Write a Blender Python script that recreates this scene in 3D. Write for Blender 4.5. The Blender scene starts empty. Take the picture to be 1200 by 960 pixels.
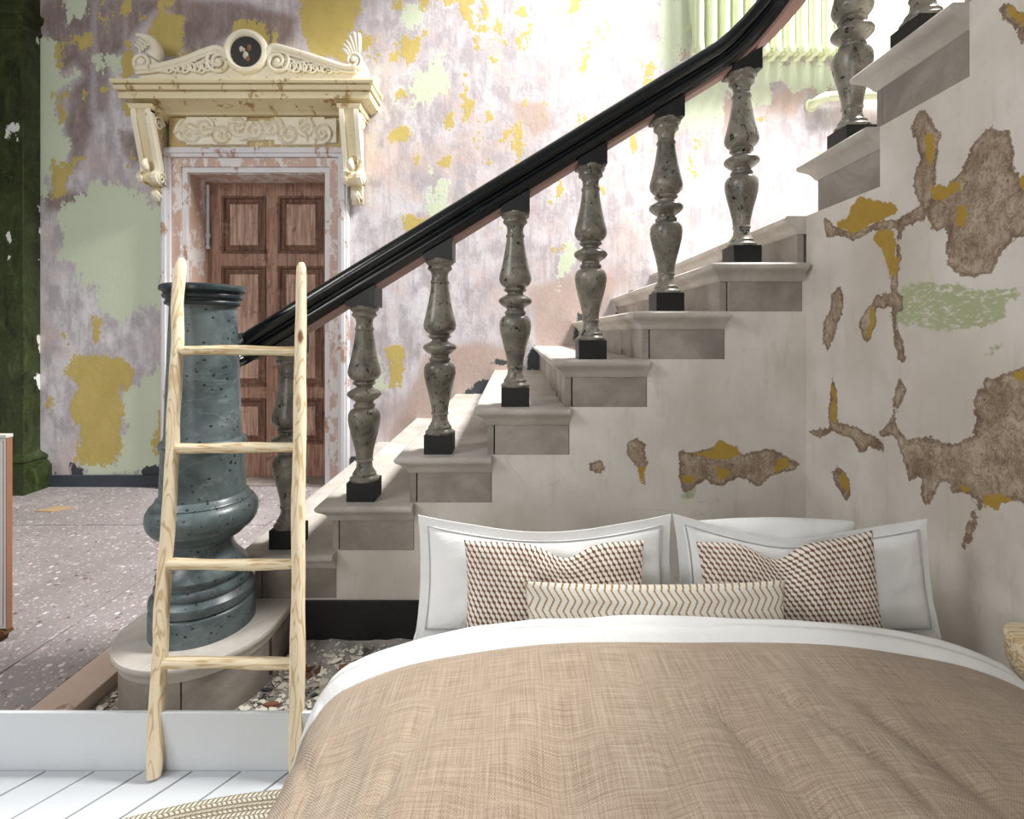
import bpy, bmesh, math, random
import numpy as np
from mathutils import Vector, Matrix, noise

random.seed(7)
SC = bpy.context.scene
COL = SC.collection
PI = math.pi

# ------------------------------------------------------------------ camera
EYE = 1.324            # eye height, floor of room and hall at z = 0
cam_d = bpy.data.cameras.new('camera')
cam_d.sensor_width = 36.0
cam_d.sensor_fit = 'HORIZONTAL'
cam_d.lens = 580.0 / 1200.0 * 36.0
cam_d.shift_x = -2.0 / 1200.0
cam_d.shift_y = -90.0 / 1200.0
cam_d.clip_start = 0.02
cam = bpy.data.objects.new('camera', cam_d)
cam.location = (0, 0, EYE)
cam.rotation_euler = (PI / 2, 0, 0)
COL.objects.link(cam)
SC.camera = cam

# ------------------------------------------------------------------ light
SC.view_settings.view_transform = 'Standard'
SC.view_settings.look = 'None'
SC.view_settings.exposure = 0.0
SC.view_settings.gamma = 1.0
SC.view_settings.use_curve_mapping = False
world = bpy.data.worlds.new('world')
SC.world = world
world.use_nodes = True
wb = world.node_tree.nodes['Background']
wb.inputs[0].default_value = (0.93, 0.96, 1.0, 1)
wb.inputs[1].default_value = 0.265


def area(name, loc, target, sx, sy, power, col):
    d = bpy.data.lights.new(name, 'AREA')
    d.shape = 'RECTANGLE'
    d.size, d.size_y = sx, sy
    d.energy = power
    d.color = col
    o = bpy.data.objects.new(name, d)
    o.location = loc
    v = Vector(target) - Vector(loc)
    o.rotation_euler = v.to_track_quat('-Z', 'Y').to_euler()
    COL.objects.link(o)
    return o


# tall window high in the stairwell on the right, out of frame, plus two added fill lights
area('stair_window_light', (3.4, 3.0, 7.0), (0.0, 3.3, 1.0), 1.5, 1.5, 1250, (1.0, 0.985, 0.96))
area('bedroom_fill_light', (-1.6, -2.6, 2.0), (0.3, 1.2, 0.5), 2.0, 1.6, 46, (1.0, 0.985, 0.96))  # added fill behind the camera, brightens bed, skirting and boards
area('right_wall_fill_light', (-3.9, -0.4, 3.8), (1.2, 1.5, 1.5), 1.4, 1.8, 102, (1.0, 0.985, 0.965))  # added fill from the upper left, lifts the right stair wall

# ------------------------------------------------------------------ helpers
DS = 2.145             # plane of the stair string
DW = 4.267             # back wall
XW = 1.268             # right wall


def px_at(px, py, y):
    """world point seen at photo pixel for a given depth"""
    return ((px - 602) * y / 580.0, y, EYE - (py - 390) * y / 580.0)


def srgb(r, g, b):
    def f(c):
        c = c / 255.0
        return c / 12.92 if c <= 0.04045 else ((c + 0.055) / 1.055) ** 2.4
    return (f(r), f(g), f(b), 1.0)


ORI = {}


def empty(name, loc, label=None, cat=None, group=None, kind=None):
    o = bpy.data.objects.new(name, None)
    o.empty_display_size = 0.05
    o.location = loc
    COL.objects.link(o)
    ORI[o.name] = Vector(loc)
    tag(o, label, cat, group, kind)
    return o


def tag(o, label=None, cat=None, group=None, kind=None):
    if label: o['label'] = label
    if cat: o['category'] = cat
    if group: o['group'] = group
    if kind: o['kind'] = kind
    return o


def obj(name, verts, faces, mat, parent=None, smooth=False, base=None, uv=None, recalc=True, auto=None):
    """one mesh object; verts in world space. base = own origin for a top-level mesh"""
    off = ORI[parent.name] if parent is not None else Vector(base if base else (0, 0, 0))
    me = bpy.data.meshes.new(name)
    me.from_pydata([tuple(Vector(v) - off) for v in verts], [], faces)
    if uv is not None:
        ul = me.uv_layers.new(name='UVMap')
        li = np.empty(len(me.loops), dtype=np.int32)
        me.loops.foreach_get('vertex_index', li)
        ul.data.foreach_set('uv', np.asarray(uv, dtype=np.float32)[li].ravel())
    if recalc:
        bm = bmesh.new(); bm.from_mesh(me)
        bmesh.ops.recalc_face_normals(bm, faces=bm.faces)
        bm.to_mesh(me); bm.free()
    if smooth:
        me.polygons.foreach_set('use_smooth', [True] * len(me.polygons))
        if auto is not None:
            me.set_sharp_from_angle(angle=math.radians(auto))
    me.materials.append(mat)
    o = bpy.data.objects.new(name, me)
    COL.objects.link(o)
    if parent is not None:
        o.parent = parent
        ORI[o.name] = off
    else:
        o.location = off
        ORI[o.name] = off
    return o


class MB:
    """mesh builder collecting shapes of ONE part"""
    def __init__(s):
        s.v = []; s.f = []

    def add(s, v, f):
        n = len(s.v)
        s.v += [tuple(p) for p in v]
        s.f += [tuple(i + n for i in q) for q in f]
        return s

    def box(s, x0, x1, y0, y1, z0, z1, b=0.0):
        if b <= 0:
            return s.add([(x0, y0, z0), (x1, y0, z0), (x1, y1, z0), (x0, y1, z0), (x0, y0, z1), (x1, y0, z1), (x1, y1, z1), (x0, y1, z1)],
                         [(0, 3, 2, 1), (4, 5, 6, 7), (0, 1, 5, 4), (1, 2, 6, 5), (2, 3, 7, 6), (3, 0, 4, 7)])
        # bevelled box via bmesh
        bm = bmesh.new()
        bmesh.ops.create_cube(bm, size=1)
        for v in bm.verts:
            v.co = ((x0 + x1) / 2 + v.co.x * (x1 - x0), (y0 + y1) / 2 + v.co.y * (y1 - y0), (z0 + z1) / 2 + v.co.z * (z1 - z0))
        bmesh.ops.bevel(bm, geom=list(bm.edges), offset=b, segments=2, profile=0.6, affect='EDGES')
        bm.verts.index_update()
        s.add([v.co[:] for v in bm.verts], [[v.index for v in f.verts] for f in bm.faces])
        bm.free()
        return s

    def lathe(s, prof, cx, cy, n=48, cap=True):
        """prof = [(r, z)] from bottom to top"""
        v = []; f = []
        m = len(prof)
        for r, z in prof:
            for k in range(n):
                a = 2 * PI * k / n
                v.append((cx + r * math.cos(a), cy + r * math.sin(a), z))
        for i in range(m - 1):
            for k in range(n):
                k2 = (k + 1) % n
                f.append((i * n + k, i * n + k2, (i + 1) * n + k2, (i + 1) * n + k))
        if cap:
            f.append(tuple(reversed(range(n))))
            f.append(tuple((m - 1) * n + k for k in range(n)))
        return s.add(v, f)

    def tube(s, pts, r, n=10, cap=True, flat=None):
        """tube along pts; r number or list"""
        pts = [Vector(p) for p in pts]
        rs = r if isinstance(r, (list, tuple)) else [r] * len(pts)
        v = []; f = []
        ref = None
        for i, p in enumerate(pts):
            t = (pts[min(i + 1, len(pts) - 1)] - pts[max(i - 1, 0)]).normalized()
            if ref is None:
                ref = t.orthogonal().normalized()
            ref = (ref - t * ref.dot(t)).normalized()
            b = t.cross(ref)
            for k in range(n):
                a = 2 * PI * k / n
                v.append(p + (ref * math.cos(a) + b * math.sin(a)) * rs[i])
        for i in range(len(pts) - 1):
            for k in range(n):
                k2 = (k + 1) % n
                f.append((i * n + k, i * n + k2, (i + 1) * n + k2, (i + 1) * n + k))
        if cap:
            f.append(tuple(reversed(range(n))))
            f.append(tuple((len(pts) - 1) * n + k for k in range(n)))
        return s.add(v, f)

    def sweep(s, pts, prof, up=Vector((0, 0, 1)), cap=True):
        """sweep a closed 2D profile [(side, up)] along pts; side = horizontal normal"""
        pts = [Vector(p) for p in pts]
        v = []; f = []
        n = len(prof)
        for i, p in enumerate(pts):
            t = (pts[min(i + 1, len(pts) - 1)] - pts[max(i - 1, 0)]).normalized()
            sd = t.cross(up).normalized()
            u = sd.cross(t).normalized()
            for a, b in prof:
                v.append(p + sd * a + u * b)
        for i in range(len(pts) - 1):
            for k in range(n):
                k2 = (k + 1) % n
                f.append((i * n + k, i * n + k2, (i + 1) * n + k2, (i + 1) * n + k))
        if cap:
            f.append(tuple(reversed(range(n))))
            f.append(tuple((len(pts) - 1) * n + k for k in range(n)))
        return s.add(v, f)

    def prism(s, poly, axis, a0, a1):
        """extrude polygon [(p,q)] along axis 'x' (p=y,q=z), 'y' (p=x,q=z) or 'z' (p=x,q=y)"""
        def P(p, q, a):
            return (a, p, q) if axis == 'x' else ((p, a, q) if axis == 'y' else (p, q, a))
        n = len(poly)
        v = [P(p, q, a0) for p, q in poly] + [P(p, q, a1) for p, q in poly]
        f = [tuple(range(n)), tuple(reversed(range(n, 2 * n)))]
        for k in range(n):
            k2 = (k + 1) % n
            f.append((k, k + n, k2 + n, k2))
        return s.add(v, f)

    def loft(s, loops, cap=True):
        n = len(loops[0]); v = []; f = []
        for l in loops: v += list(l)
        for i in range(len(loops) - 1):
            for k in range(n):
                k2 = (k + 1) % n
                f.append((i * n + k, i * n + k2, (i + 1) * n + k2, (i + 1) * n + k))
        if cap:
            f.append(tuple(reversed(range(n))))
            f.append(tuple((len(loops) - 1) * n + k for k in range(n)))
        return s.add(v, f)

    def make(s, name, mat, parent=None, smooth=False, base=None, auto=None):
        return obj(name, s.v, s.f, mat, parent, smooth, base, auto=auto)


def copy_of(o, parent, off=None):
    c = o.copy()
    COL.objects.link(c)
    c.parent = parent
    return c


# ------------------------------------------------------------------ materials
class G:
    def __init__(s, name, rough=0.6, spec=0.3, metal=0.0):
        s.m = bpy.data.materials.new(name)
        s.m.use_nodes = True
        s.t = s.m.node_tree
        s.N = s.t.nodes
        s.b = s.N['Principled BSDF']
        s.b.inputs['Roughness'].default_value = rough
        s.b.inputs['Specular IOR Level'].default_value = spec
        s.b.inputs['Metallic'].default_value = metal
        s.tc = s.N.new('ShaderNodeTexCoord')

    def L(s, a, b):
        s.t.links.new(a, b)

    def setv(s, inp, v):
        if hasattr(v, 'is_output') or isinstance(v, bpy.types.NodeSocket):
            s.L(v, inp)
        else:
            inp.default_value = v

    def co(s, kind='Object', scale=(1, 1, 1), rot=(0, 0, 0), loc=(0, 0, 0), rnd=False):
        m = s.N.new('ShaderNodeMapping')
        m.inputs['Scale'].default_value = scale
        m.inputs['Rotation'].default_value = rot
        m.inputs['Location'].default_value = loc
        s.L(s.tc.outputs[kind], m.inputs['Vector'])
        if rnd:
            oi = s.N.new('ShaderNodeObjectInfo')
            mu = s.N.new('ShaderNodeMath'); mu.operation = 'MULTIPLY'; mu.inputs[1].default_value = 37.0
            s.L(oi.outputs['Random'], mu.inputs[0])
            s.L(mu.outputs[0], m.inputs['Location'])
        return m.outputs[0]

    def noise(s, co, scale, detail=4, rough=0.55, dist=0.0, out='Fac'):
        n = s.N.new('ShaderNodeTexNoise')
        n.inputs['Scale'].default_value = scale
        n.inputs['Detail'].default_value = detail
        n.inputs['Roughness'].default_value = rough
        n.inputs['Distortion'].default_value = dist
        s.L(co, n.inputs['Vector'])
        return n.outputs[out]

    def vor(s, co, scale, feature='F1', out='Distance', rnd=1.0):
        n = s.N.new('ShaderNodeTexVoronoi')
        n.feature = feature
        n.inputs['Scale'].default_value = scale
        n.inputs['Randomness'].default_value = rnd
        s.L(co, n.inputs['Vector'])
        return n.outputs[out]

    def wave(s, co, scale, dist=4, detail=2, dscale=1.0, axis='X', typ='BANDS'):
        n = s.N.new('ShaderNodeTexWave')
        n.wave_type = typ
        if typ == 'BANDS': n.bands_direction = axis
        n.inputs['Scale'].default_value = scale
        n.inputs['Distortion'].default_value = dist
        n.inputs['Detail'].default_value = detail
        n.inputs['Detail Scale'].default_value = dscale
        s.L(co, n.inputs['Vector'])
        return n.outputs['Fac']

    def math(s, op, a, b=0.0, c=0.0, clamp=False):
        n = s.N.new('ShaderNodeMath'); n.operation = op; n.use_clamp = clamp
        s.setv(n.inputs[0], a); s.setv(n.inputs[1], b); s.setv(n.inputs[2], c)
        return n.outputs[0]

    def step(s, v, a, b):
        """smooth 0..1 as v goes a..b"""
        n = s.N.new('ShaderNodeMapRange')
        n.interpolation_type = 'SMOOTHSTEP'
        s.setv(n.inputs['Value'], v)
        n.inputs['From Min'].default_value = a
        n.inputs['From Max'].default_value = b
        return n.outputs[0]

    def mix(s, f, a, b, blend='MIX'):
        n = s.N.new('ShaderNodeMix'); n.data_type = 'RGBA'; n.blend_type = blend
        s.setv(n.inputs[0], f); s.setv(n.inputs[6], a); s.setv(n.inputs[7], b)
        return n.outputs[2]

    def attr(s, name):
        n = s.N.new('ShaderNodeAttribute'); n.attribute_name = name
        return n.outputs['Fac']

    def sep(s, co):
        n = s.N.new('ShaderNodeSeparateXYZ'); s.L(co, n.inputs[0])
        return n.outputs

    def comb(s, x, y, z):
        n = s.N.new('ShaderNodeCombineXYZ')
        s.setv(n.inputs[0], x); s.setv(n.inputs[1], y); s.setv(n.inputs[2], z)
        return n.outputs[0]

    def color(s, c):
        s.setv(s.b.inputs['Base Color'], c)

    def rough(s, r):
        s.setv(s.b.inputs['Roughness'], r)

    def bump(s, h, strength=0.4, dist=0.01):
        n = s.N.new('ShaderNodeBump')
        n.inputs['Strength'].default_value = strength
        n.inputs['Distance'].default_value = dist
        s.L(h, n.inputs['Height'])
        s.L(n.outputs[0], s.b.inputs['Normal'])


M = {}


def m_terrazzo():
    g = G('terrazzo', 0.55, 0.3)
    co = g.co()
    base = g.mix(g.noise(co, 1.6, 5), srgb(124, 118, 118), srgb(168, 162, 162))
    v = g.vor(co, 30, out='Distance'); vc = g.vor(co, 30, out='Color')
    chip = g.math('MULTIPLY', g.step(v, 0.36, 0.26), g.step(g.sep(vc)[0], 0.40, 0.46))
    base = g.mix(chip, base, g.mix(g.sep(vc)[1], srgb(222, 214, 212), srgb(96, 78, 76)))
    v2 = g.vor(co, 70); vc2 = g.vor(co, 70, out='Color')
    chip2 = g.math('MULTIPLY', g.step(v2, 0.38, 0.28), g.step(g.sep(vc2)[0], 0.35, 0.4))
    base = g.mix(chip2, base, g.mix(g.sep(vc2)[1], srgb(214, 206, 204), srgb(126, 92, 86)))
    dust = g.step(g.noise(co, 2.3, 6, 0.65), 0.5, 0.75)
    base = g.mix(g.math('MULTIPLY', dust, 0.45), base, srgb(196, 188, 186))
    g.color(base); g.bump(v, 0.15, 0.003)
    return g.m


def m_marble(name, a, b, vein, dirt, ds=0.5):
    g = G(name, 0.5, 0.35)
    co = g.co(rnd=True)
    n = g.noise(co, 3.0, 6, 0.6, 0.6)
    base = g.mix(g.step(n, 0.3, 0.72), a, b)
    w = g.noise(g.co(rnd=True, scale=(2, 2, 5), rot=(0.5, 0.6, 0.3)), 3.2, 6, 0.6, 1.6)
    line = g.step(g.math('ABSOLUTE', g.math('SUBTRACT', w, 0.5)), 0.035, 0.0)
    base = g.mix(g.math('MULTIPLY', line, 0.22), base, vein)
    d = g.step(g.noise(co, 4, 6, 0.7), 0.45, 0.8)
    base = g.mix(g.math('MULTIPLY', d, ds), base, dirt)
    g.color(base); g.bump(g.noise(co, 40, 4), 0.12, 0.004)
    return g.m


def m_slate():
    g = G('slate_marble', 0.3, 0.5)
    co = g.co()
    n = g.noise(co, 4.5, 6, 0.65, 0.5)
    base = g.mix(g.step(n, 0.3, 0.7), srgb(58, 68, 70), srgb(100, 113, 114))
    v = g.vor(g.co(scale=(1, 1, 1.25)), 42); vc = g.vor(g.co(scale=(1, 1, 1.25)), 42, out='Color')
    spot = g.math('MULTIPLY', g.step(g.math('ADD', v, g.math('MULTIPLY', g.noise(co, 60, 3), 0.25)), 0.40, 0.30), g.step(g.sep(vc)[0], 0.45, 0.55))
    base = g.mix(spot, base, srgb(22, 26, 28))
    w = g.noise(g.co(scale=(1, 1, 2.4), rot=(0.3, 0.2, 0)), 3.0, 5, 0.55, 1.2)
    line = g.step(g.math('ABSOLUTE', g.math('SUBTRACT', w, 0.5)), 0.012, 0.0)
    base = g.mix(g.math('MULTIPLY', line, 0.22), base, srgb(150, 160, 162))
    sc = g.step(g.noise(g.co(scale=(1, 1, 0.3)), 14, 6, 0.7), 0.62, 0.75)
    base = g.mix(g.math('MULTIPLY', sc, 0.4), base, srgb(160, 168, 168))
    g.color(base)
    g.rough(g.math('ADD', g.math('MULTIPLY', n, 0.25), 0.22))
    g.bump(g.noise(co, 50, 4), 0.08, 0.003)
    return g.m


def m_baluster():
    g = G('mottled_stone', 0.38, 0.45)
    co = g.co(rnd=True)
    n = g.noise(co, 9, 6, 0.65, 0.4)
    base = g.mix(g.step(n, 0.3, 0.7), srgb(92, 88, 80), srgb(146, 140, 128))
    sp = g.noise(g.co(rnd=True, scale=(1.4, 1.4, 0.8), rot=(0.5, 0.3, 0)), 34, 4, 0.62, 0.8)
    base = g.mix(g.step(sp, 0.60, 0.65), base, srgb(22, 22, 21))
    f = g.step(g.noise(co, 90, 3), 0.63, 0.7)
    base = g.mix(g.math('MULTIPLY', f, 0.7), base, srgb(52, 54, 52))
    g.color(base)
    g.rough(g.math('ADD', g.math('MULTIPLY', n, 0.3), 0.16))
    return g.m


def m_black(name='black_stone', c=(24, 27, 28), r=0.28, wear=0.5):
    g = G(name, r, 0.5)
    co = g.co(rnd=True)
    n = g.noise(co, 12, 6, 0.7)
    base = g.mix(g.step(n, 0.55, 0.75), srgb(*c), srgb(c[0] + 26, c[1] + 30, c[2] + 30))
    w = g.step(g.noise(g.co(scale=(1, 1, 1)), 70, 5, 0.7), 0.66, 0.74)
    base = g.mix(g.math('MULTIPLY', w, wear), base, srgb(120, 124, 120))
    g.color(base)
    g.rough(g.math('ADD', g.math('MULTIPLY', n, 0.3), r - 0.1))
    g.bump(g.noise(co, 60, 3), 0.08, 0.003)
    return g.m


def m_wood_door(name, a, b, c, grain='Z'):
    g = G(name, 0.6, 0.25)
    sc = (14, 14, 1.0) if grain == 'Z' else (1.0, 14, 14)
    n = g.noise(g.co(scale=sc), 3.0, 6, 0.65, 0.6)
    base = g.mix(g.step(n, 0.3, 0.7), a, b)
    d = g.noise(g.co(), 9, 6, 0.72, 0.5)
    base = g.mix(g.math('MULTIPLY', g.step(d, 0.52, 0.72), 0.75), base, c)
    p = g.noise(g.co(loc=(3, 1, 2)), 5, 6, 0.7)
    base = g.mix(g.math('MULTIPLY', g.step(p, 0.55, 0.75), 0.35), base, srgb(206, 170, 156))
    g.color(base); g.bump(n, 0.2, 0.004)
    return g.m


def m_paint(name, a, b, under, amt=0.55, sc=9, rough=0.5):
    """old paint a/b, worn through to `under`"""
    g = G(name, rough, 0.3)
    co = g.co()
    base = g.mix(g.noise(co, 5, 5), a, b)
    w = g.noise(g.co(scale=(1, 1, 0.6)), sc, 7, 0.72, 0.3)
    base = g.mix(g.step(w, amt, amt + 0.06), base, under)
    g.color(base); g.bump(w, 0.25, 0.004)
    return g.m


def m_plain(name, c, rough=0.5, spec=0.3, var=0.08, sc=6):
    g = G(name, rough, spec)
    co = g.co()
    lo = tuple(x * (1 - var) for x in c[:3]) + (1,)
    g.color(g.mix(g.noise(co, sc, 5), lo, c))
    g.bump(g.noise(co, 120, 3), 0.05, 0.002)
    return g.m


def m_green_marble():
    g = G('green_marble', 0.3, 0.5)
    co = g.co(scale=(1, 1, 0.55), rot=(0.2, 0.5, 0))
    n = g.noise(co, 5, 8, 0.72, 1.6)
    base = g.mix(g.step(n, 0.3, 0.55), srgb(12, 16, 7), srgb(48, 60, 26))
    base = g.mix(g.step(n, 0.56, 0.72), base, srgb(84, 96, 58))
    l = g.noise(co, 9, 6, 0.6, 2.2)
    base = g.mix(g.math('MULTIPLY', g.step(g.math('ABSOLUTE', g.math('SUBTRACT', l, 0.5)), 0.02, 0.0), 0.4), base, srgb(96, 106, 74))
    p = g.step(g.noise(g.co(scale=(1, 1, 0.7), loc=(5, 2, 1)), 4.5, 5, 0.55), 0.655, 0.67)
    base = g.mix(p, base, srgb(226, 226, 220))
    g.color(base)
    return g.m


def m_ladder():
    g = G('pale_timber', 0.6, 0.25)
    co = g.co('Object', scale=(30, 30, 0.8), rot=(0.05, 0.12, 0))
    w = g.noise(co, 0.8, 2, 0.4, 0.4)
    rings = g.math('ABSOLUTE', g.math('SUBTRACT', g.math('FRACT', g.math('MULTIPLY', w, 7.0)), 0.5))
    base = g.mix(g.step(rings, 0.0, 0.20), srgb(196, 170, 130), srgb(228, 213, 184))
    kn = g.vor(g.co(scale=(9, 9, 3.2)), 1.0)
    base = g.mix(g.step(kn, 0.13, 0.05), base, srgb(120, 82, 50))
    f = g.noise(g.co(scale=(60, 60, 3)), 3, 4)
    base = g.mix(g.math('MULTIPLY', g.step(f, 0.5, 0.75), 0.3), base, srgb(196, 168, 126))
    g.color(base); g.bump(w, 0.2, 0.004)
    return g.m


def m_rung():
    g = G('pale_rung_timber', 0.6, 0.25)
    w = g.noise(g.co(scale=(1.6, 26, 26), rot=(0, 0.06, 0.1)), 1.3, 4, 0.5, 1.2)
    rings = g.math('ABSOLUTE', g.math('SUBTRACT', g.math('FRACT', g.math('MULTIPLY', w, 5.0)), 0.5))
    base = g.mix(g.step(rings, 0.03, 0.35), srgb(190, 162, 118), srgb(228, 214, 184))
    g.color(base); g.bump(w, 0.2, 0.004)
    return g.m


def m_linen():
    g = G('beige_linen', 0.9, 0.1)
    co = g.co('UV')
    x, y, _ = g.sep(co)
    tx = g.noise(g.comb(g.math('MULTIPLY', x, 330.0), g.math('MULTIPLY', y, 10.0), 0.0), 1.0, 3, 0.6)
    ty = g.noise(g.comb(g.math('MULTIPLY', x, 10.0), g.math('MULTIPLY', y, 330.0), 3.0), 1.0, 3, 0.6)
    t = g.math('MULTIPLY', g.math('ADD', tx, ty), 0.5)
    wx = g.math('SINE', g.math('MULTIPLY', x, 1500.0))
    wy = g.math('SINE', g.math('MULTIPLY', y, 1500.0))
    wv = g.math('MULTIPLY', wx, wy)
    base = g.mix(g.step(t, 0.30, 0.70), srgb(144, 125, 106), srgb(201, 184, 165))
    base = g.mix(g.math('MULTIPLY', g.step(wv, -0.2, -0.9), 0.45), base, srgb(112, 90, 68))
    big = g.noise(co, 3.5, 4)
    base = g.mix(g.math('MULTIPLY', big, 0.25), base, srgb(186, 166, 144))
    g.color(base)
    g.bump(g.math('ADD', g.math('MULTIPLY', wv, 0.3), t), 0.5, 0.004)
    g.b.inputs['Sheen Weight'].default_value = 0.15
    return g.m


def m_cotton():
    g = G('white_cotton', 0.85, 0.12)
    co = g.co()
    g.color(g.mix(g.noise(co, 6, 3), srgb(226, 227, 226), srgb(238, 238, 236)))
    g.bump(g.math('ADD', g.noise(g.co(scale=(1, 1, 1)), 9, 5, 0.6, 0.8), g.math('MULTIPLY', g.noise(co, 420, 2), 0.15)), 0.35, 0.02)
    return g.m


def m_knit():
    g = G('brown_and_white_weave', 0.9, 0.1)
    u, v, _ = g.sep(g.co('UV'))
    S = 72.0
    U = g.math('MULTIPLY', u, S); V = g.math('MULTIPLY', v, S * 1.15)
    # offset-row short slanted stitches
    row = g.math('FLOOR', V)
    par = g.math('MULTIPLY', g.math('FRACT', g.math('MULTIPLY', row, 0.5)), 2.0)
    sl = g.math('SUBTRACT', g.math('MULTIPLY', par, 2.0), 1.0)
    fv = g.math('FRACT', V)
    Ux = g.math('ADD', g.math('ADD', g.math('MULTIPLY', U, 1.02), g.math('MULTIPLY', par, 0.5)), g.math('MULTIPLY', fv, 0.55))
    fu = g.math('ABSOLUTE', g.math('SUBTRACT', g.math('FRACT', Ux), 0.5))
    fvv = g.math('ABSOLUTE', g.math('SUBTRACT', fv, 0.5))
    dd = g.math('ADD', fu, g.math('MULTIPLY', g.math('POWER', g.math('MULTIPLY', fvv, 2.0), 2.0), 0.30))
    nz = g.noise(g.co('UV'), 60, 3)
    dd = g.math('ADD', dd, g.math('MULTIPLY', g.math('SUBTRACT', nz, 0.5), 0.18))
    st = g.step(dd, 0.47, 0.33)
    cn = g.noise(g.co('UV'), 5, 3)
    brown = g.mix(cn, srgb(96, 66, 50), srgb(146, 112, 92))
    g.color(g.mix(st, brown, srgb(232, 224, 214)))
    g.bump(st, 0.6, 0.006)
    return g.m


def m_chevron():
    g = G('ochre_chevron_cotton', 0.9, 0.1)
    u, v, _ = g.sep(g.co('UV'))
    tri = g.math('ABSOLUTE', g.math('SUBTRACT', g.math('FRACT', g.math('MULTIPLY', v, 22.0)), 0.5))
    nz = g.noise(g.co('UV'), 90, 2)
    x = g.math('ADD', g.math('MULTIPLY', u, 62.0), g.math('MULTIPLY', tri, 1.7))
    x = g.math('ADD', x, g.math('MULTIPLY', nz, 0.14))
    f = g.math('ABSOLUTE', g.math('SUBTRACT', g.math('FRACT', x), 0.5))
    line = g.step(f, 0.17, 0.09)
    dash = g.step(g.math('FRACT', g.math('MULTIPLY', v, 150.0)), 0.12, 0.25)
    line = g.math('MULTIPLY', line, g.math('ADD', g.math('MULTIPLY', dash, 0.5), 0.5))
    wv = g.math('MULTIPLY', g.math('SINE', g.math('MULTIPLY', u, 1500.0)), g.math('SINE', g.math('MULTIPLY', v, 1500.0)))
    base = g.mix(g.step(wv, 0.0, -0.8), srgb(228, 226, 220), srgb(196, 190, 178))
    g.color(g.mix(line, base, srgb(158, 122, 58)))
    g.bump(wv, 0.3, 0.003)
    return g.m


def m_rug():
    g = G('braided_jute', 0.9, 0.1)
    x, y, z = g.sep(g.co())
    r = g.math('SQRT', g.math('ADD', g.math('MULTIPLY', x, x), g.math('MULTIPLY', y, y)))
    a = g.math('ARCTAN2', y, x)
    R = g.math('MULTIPLY', r, 74.0)
    fr = g.math('FRACT', R)
    par = g.math('MULTIPLY', g.math('FRACT', g.math('MULTIPLY', g.math('FLOOR', R), 0.5)), 2.0)
    s = g.math('ADD', g.math('MULTIPLY', a, 120.0), g.math('MULTIPLY', g.math('MULTIPLY', fr, 0.9), g.math('SUBTRACT', g.math('MULTIPLY', par, 2.0), 1.0)))
    s = g.math('ADD', s, g.math('MULTIPLY', g.noise(g.co(), 25, 3), 0.5))
    fs = g.math('ABSOLUTE', g.math('SUBTRACT', g.math('FRACT', s), 0.5))
    d = g.math('MAXIMUM', g.math('MULTIPLY', fs, 2.0), g.math('MULTIPLY', g.math('ABSOLUTE', g.math('SUBTRACT', fr, 0.5)), 2.0))
    cn = g.noise(g.co(), 40, 3)
    base = g.mix(cn, srgb(198, 190, 168), srgb(230, 224, 208))
    g.color(g.mix(g.step(d, 0.66, 0.98), base, srgb(110, 96, 70)))
    g.bump(g.step(d, 1.0, 0.3), 0.8, 0.008)
    return g.m


def m_debris():
    g = G('dusty_ground', 0.9, 0.1)
    co = g.co()
    n = g.noise(co, 8, 7, 0.72)
    base = g.mix(g.step(n, 0.3, 0.7), srgb(120, 114, 110), srgb(176, 169, 163))
    v = g.vor(co, 60); vc = g.vor(co, 60, out='Color')
    base = g.mix(g.math('MULTIPLY', g.step(v, 0.4, 0.25), g.step(g.sep(vc)[0], 0.6, 0.65)), base, srgb(206, 200, 188))
    g.color(base); g.bump(n, 0.5, 0.02)
    return g.m


def m_flakes():
    g = G('paint_flakes', 0.8, 0.2)
    v = g.vor(g.co(), 14, out='Color')
    x, y, z = g.sep(v)
    base = g.mix(g.step(x, 0.25, 0.3), srgb(176, 166, 150), srgb(230, 225, 210))
    base = g.mix(g.step(y, 0.93, 0.95), base, srgb(104, 72, 56))
    base = g.mix(g.step(z, 0.9, 0.93), base, srgb(70, 72, 72))
    g.color(base)
    return g.m


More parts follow.
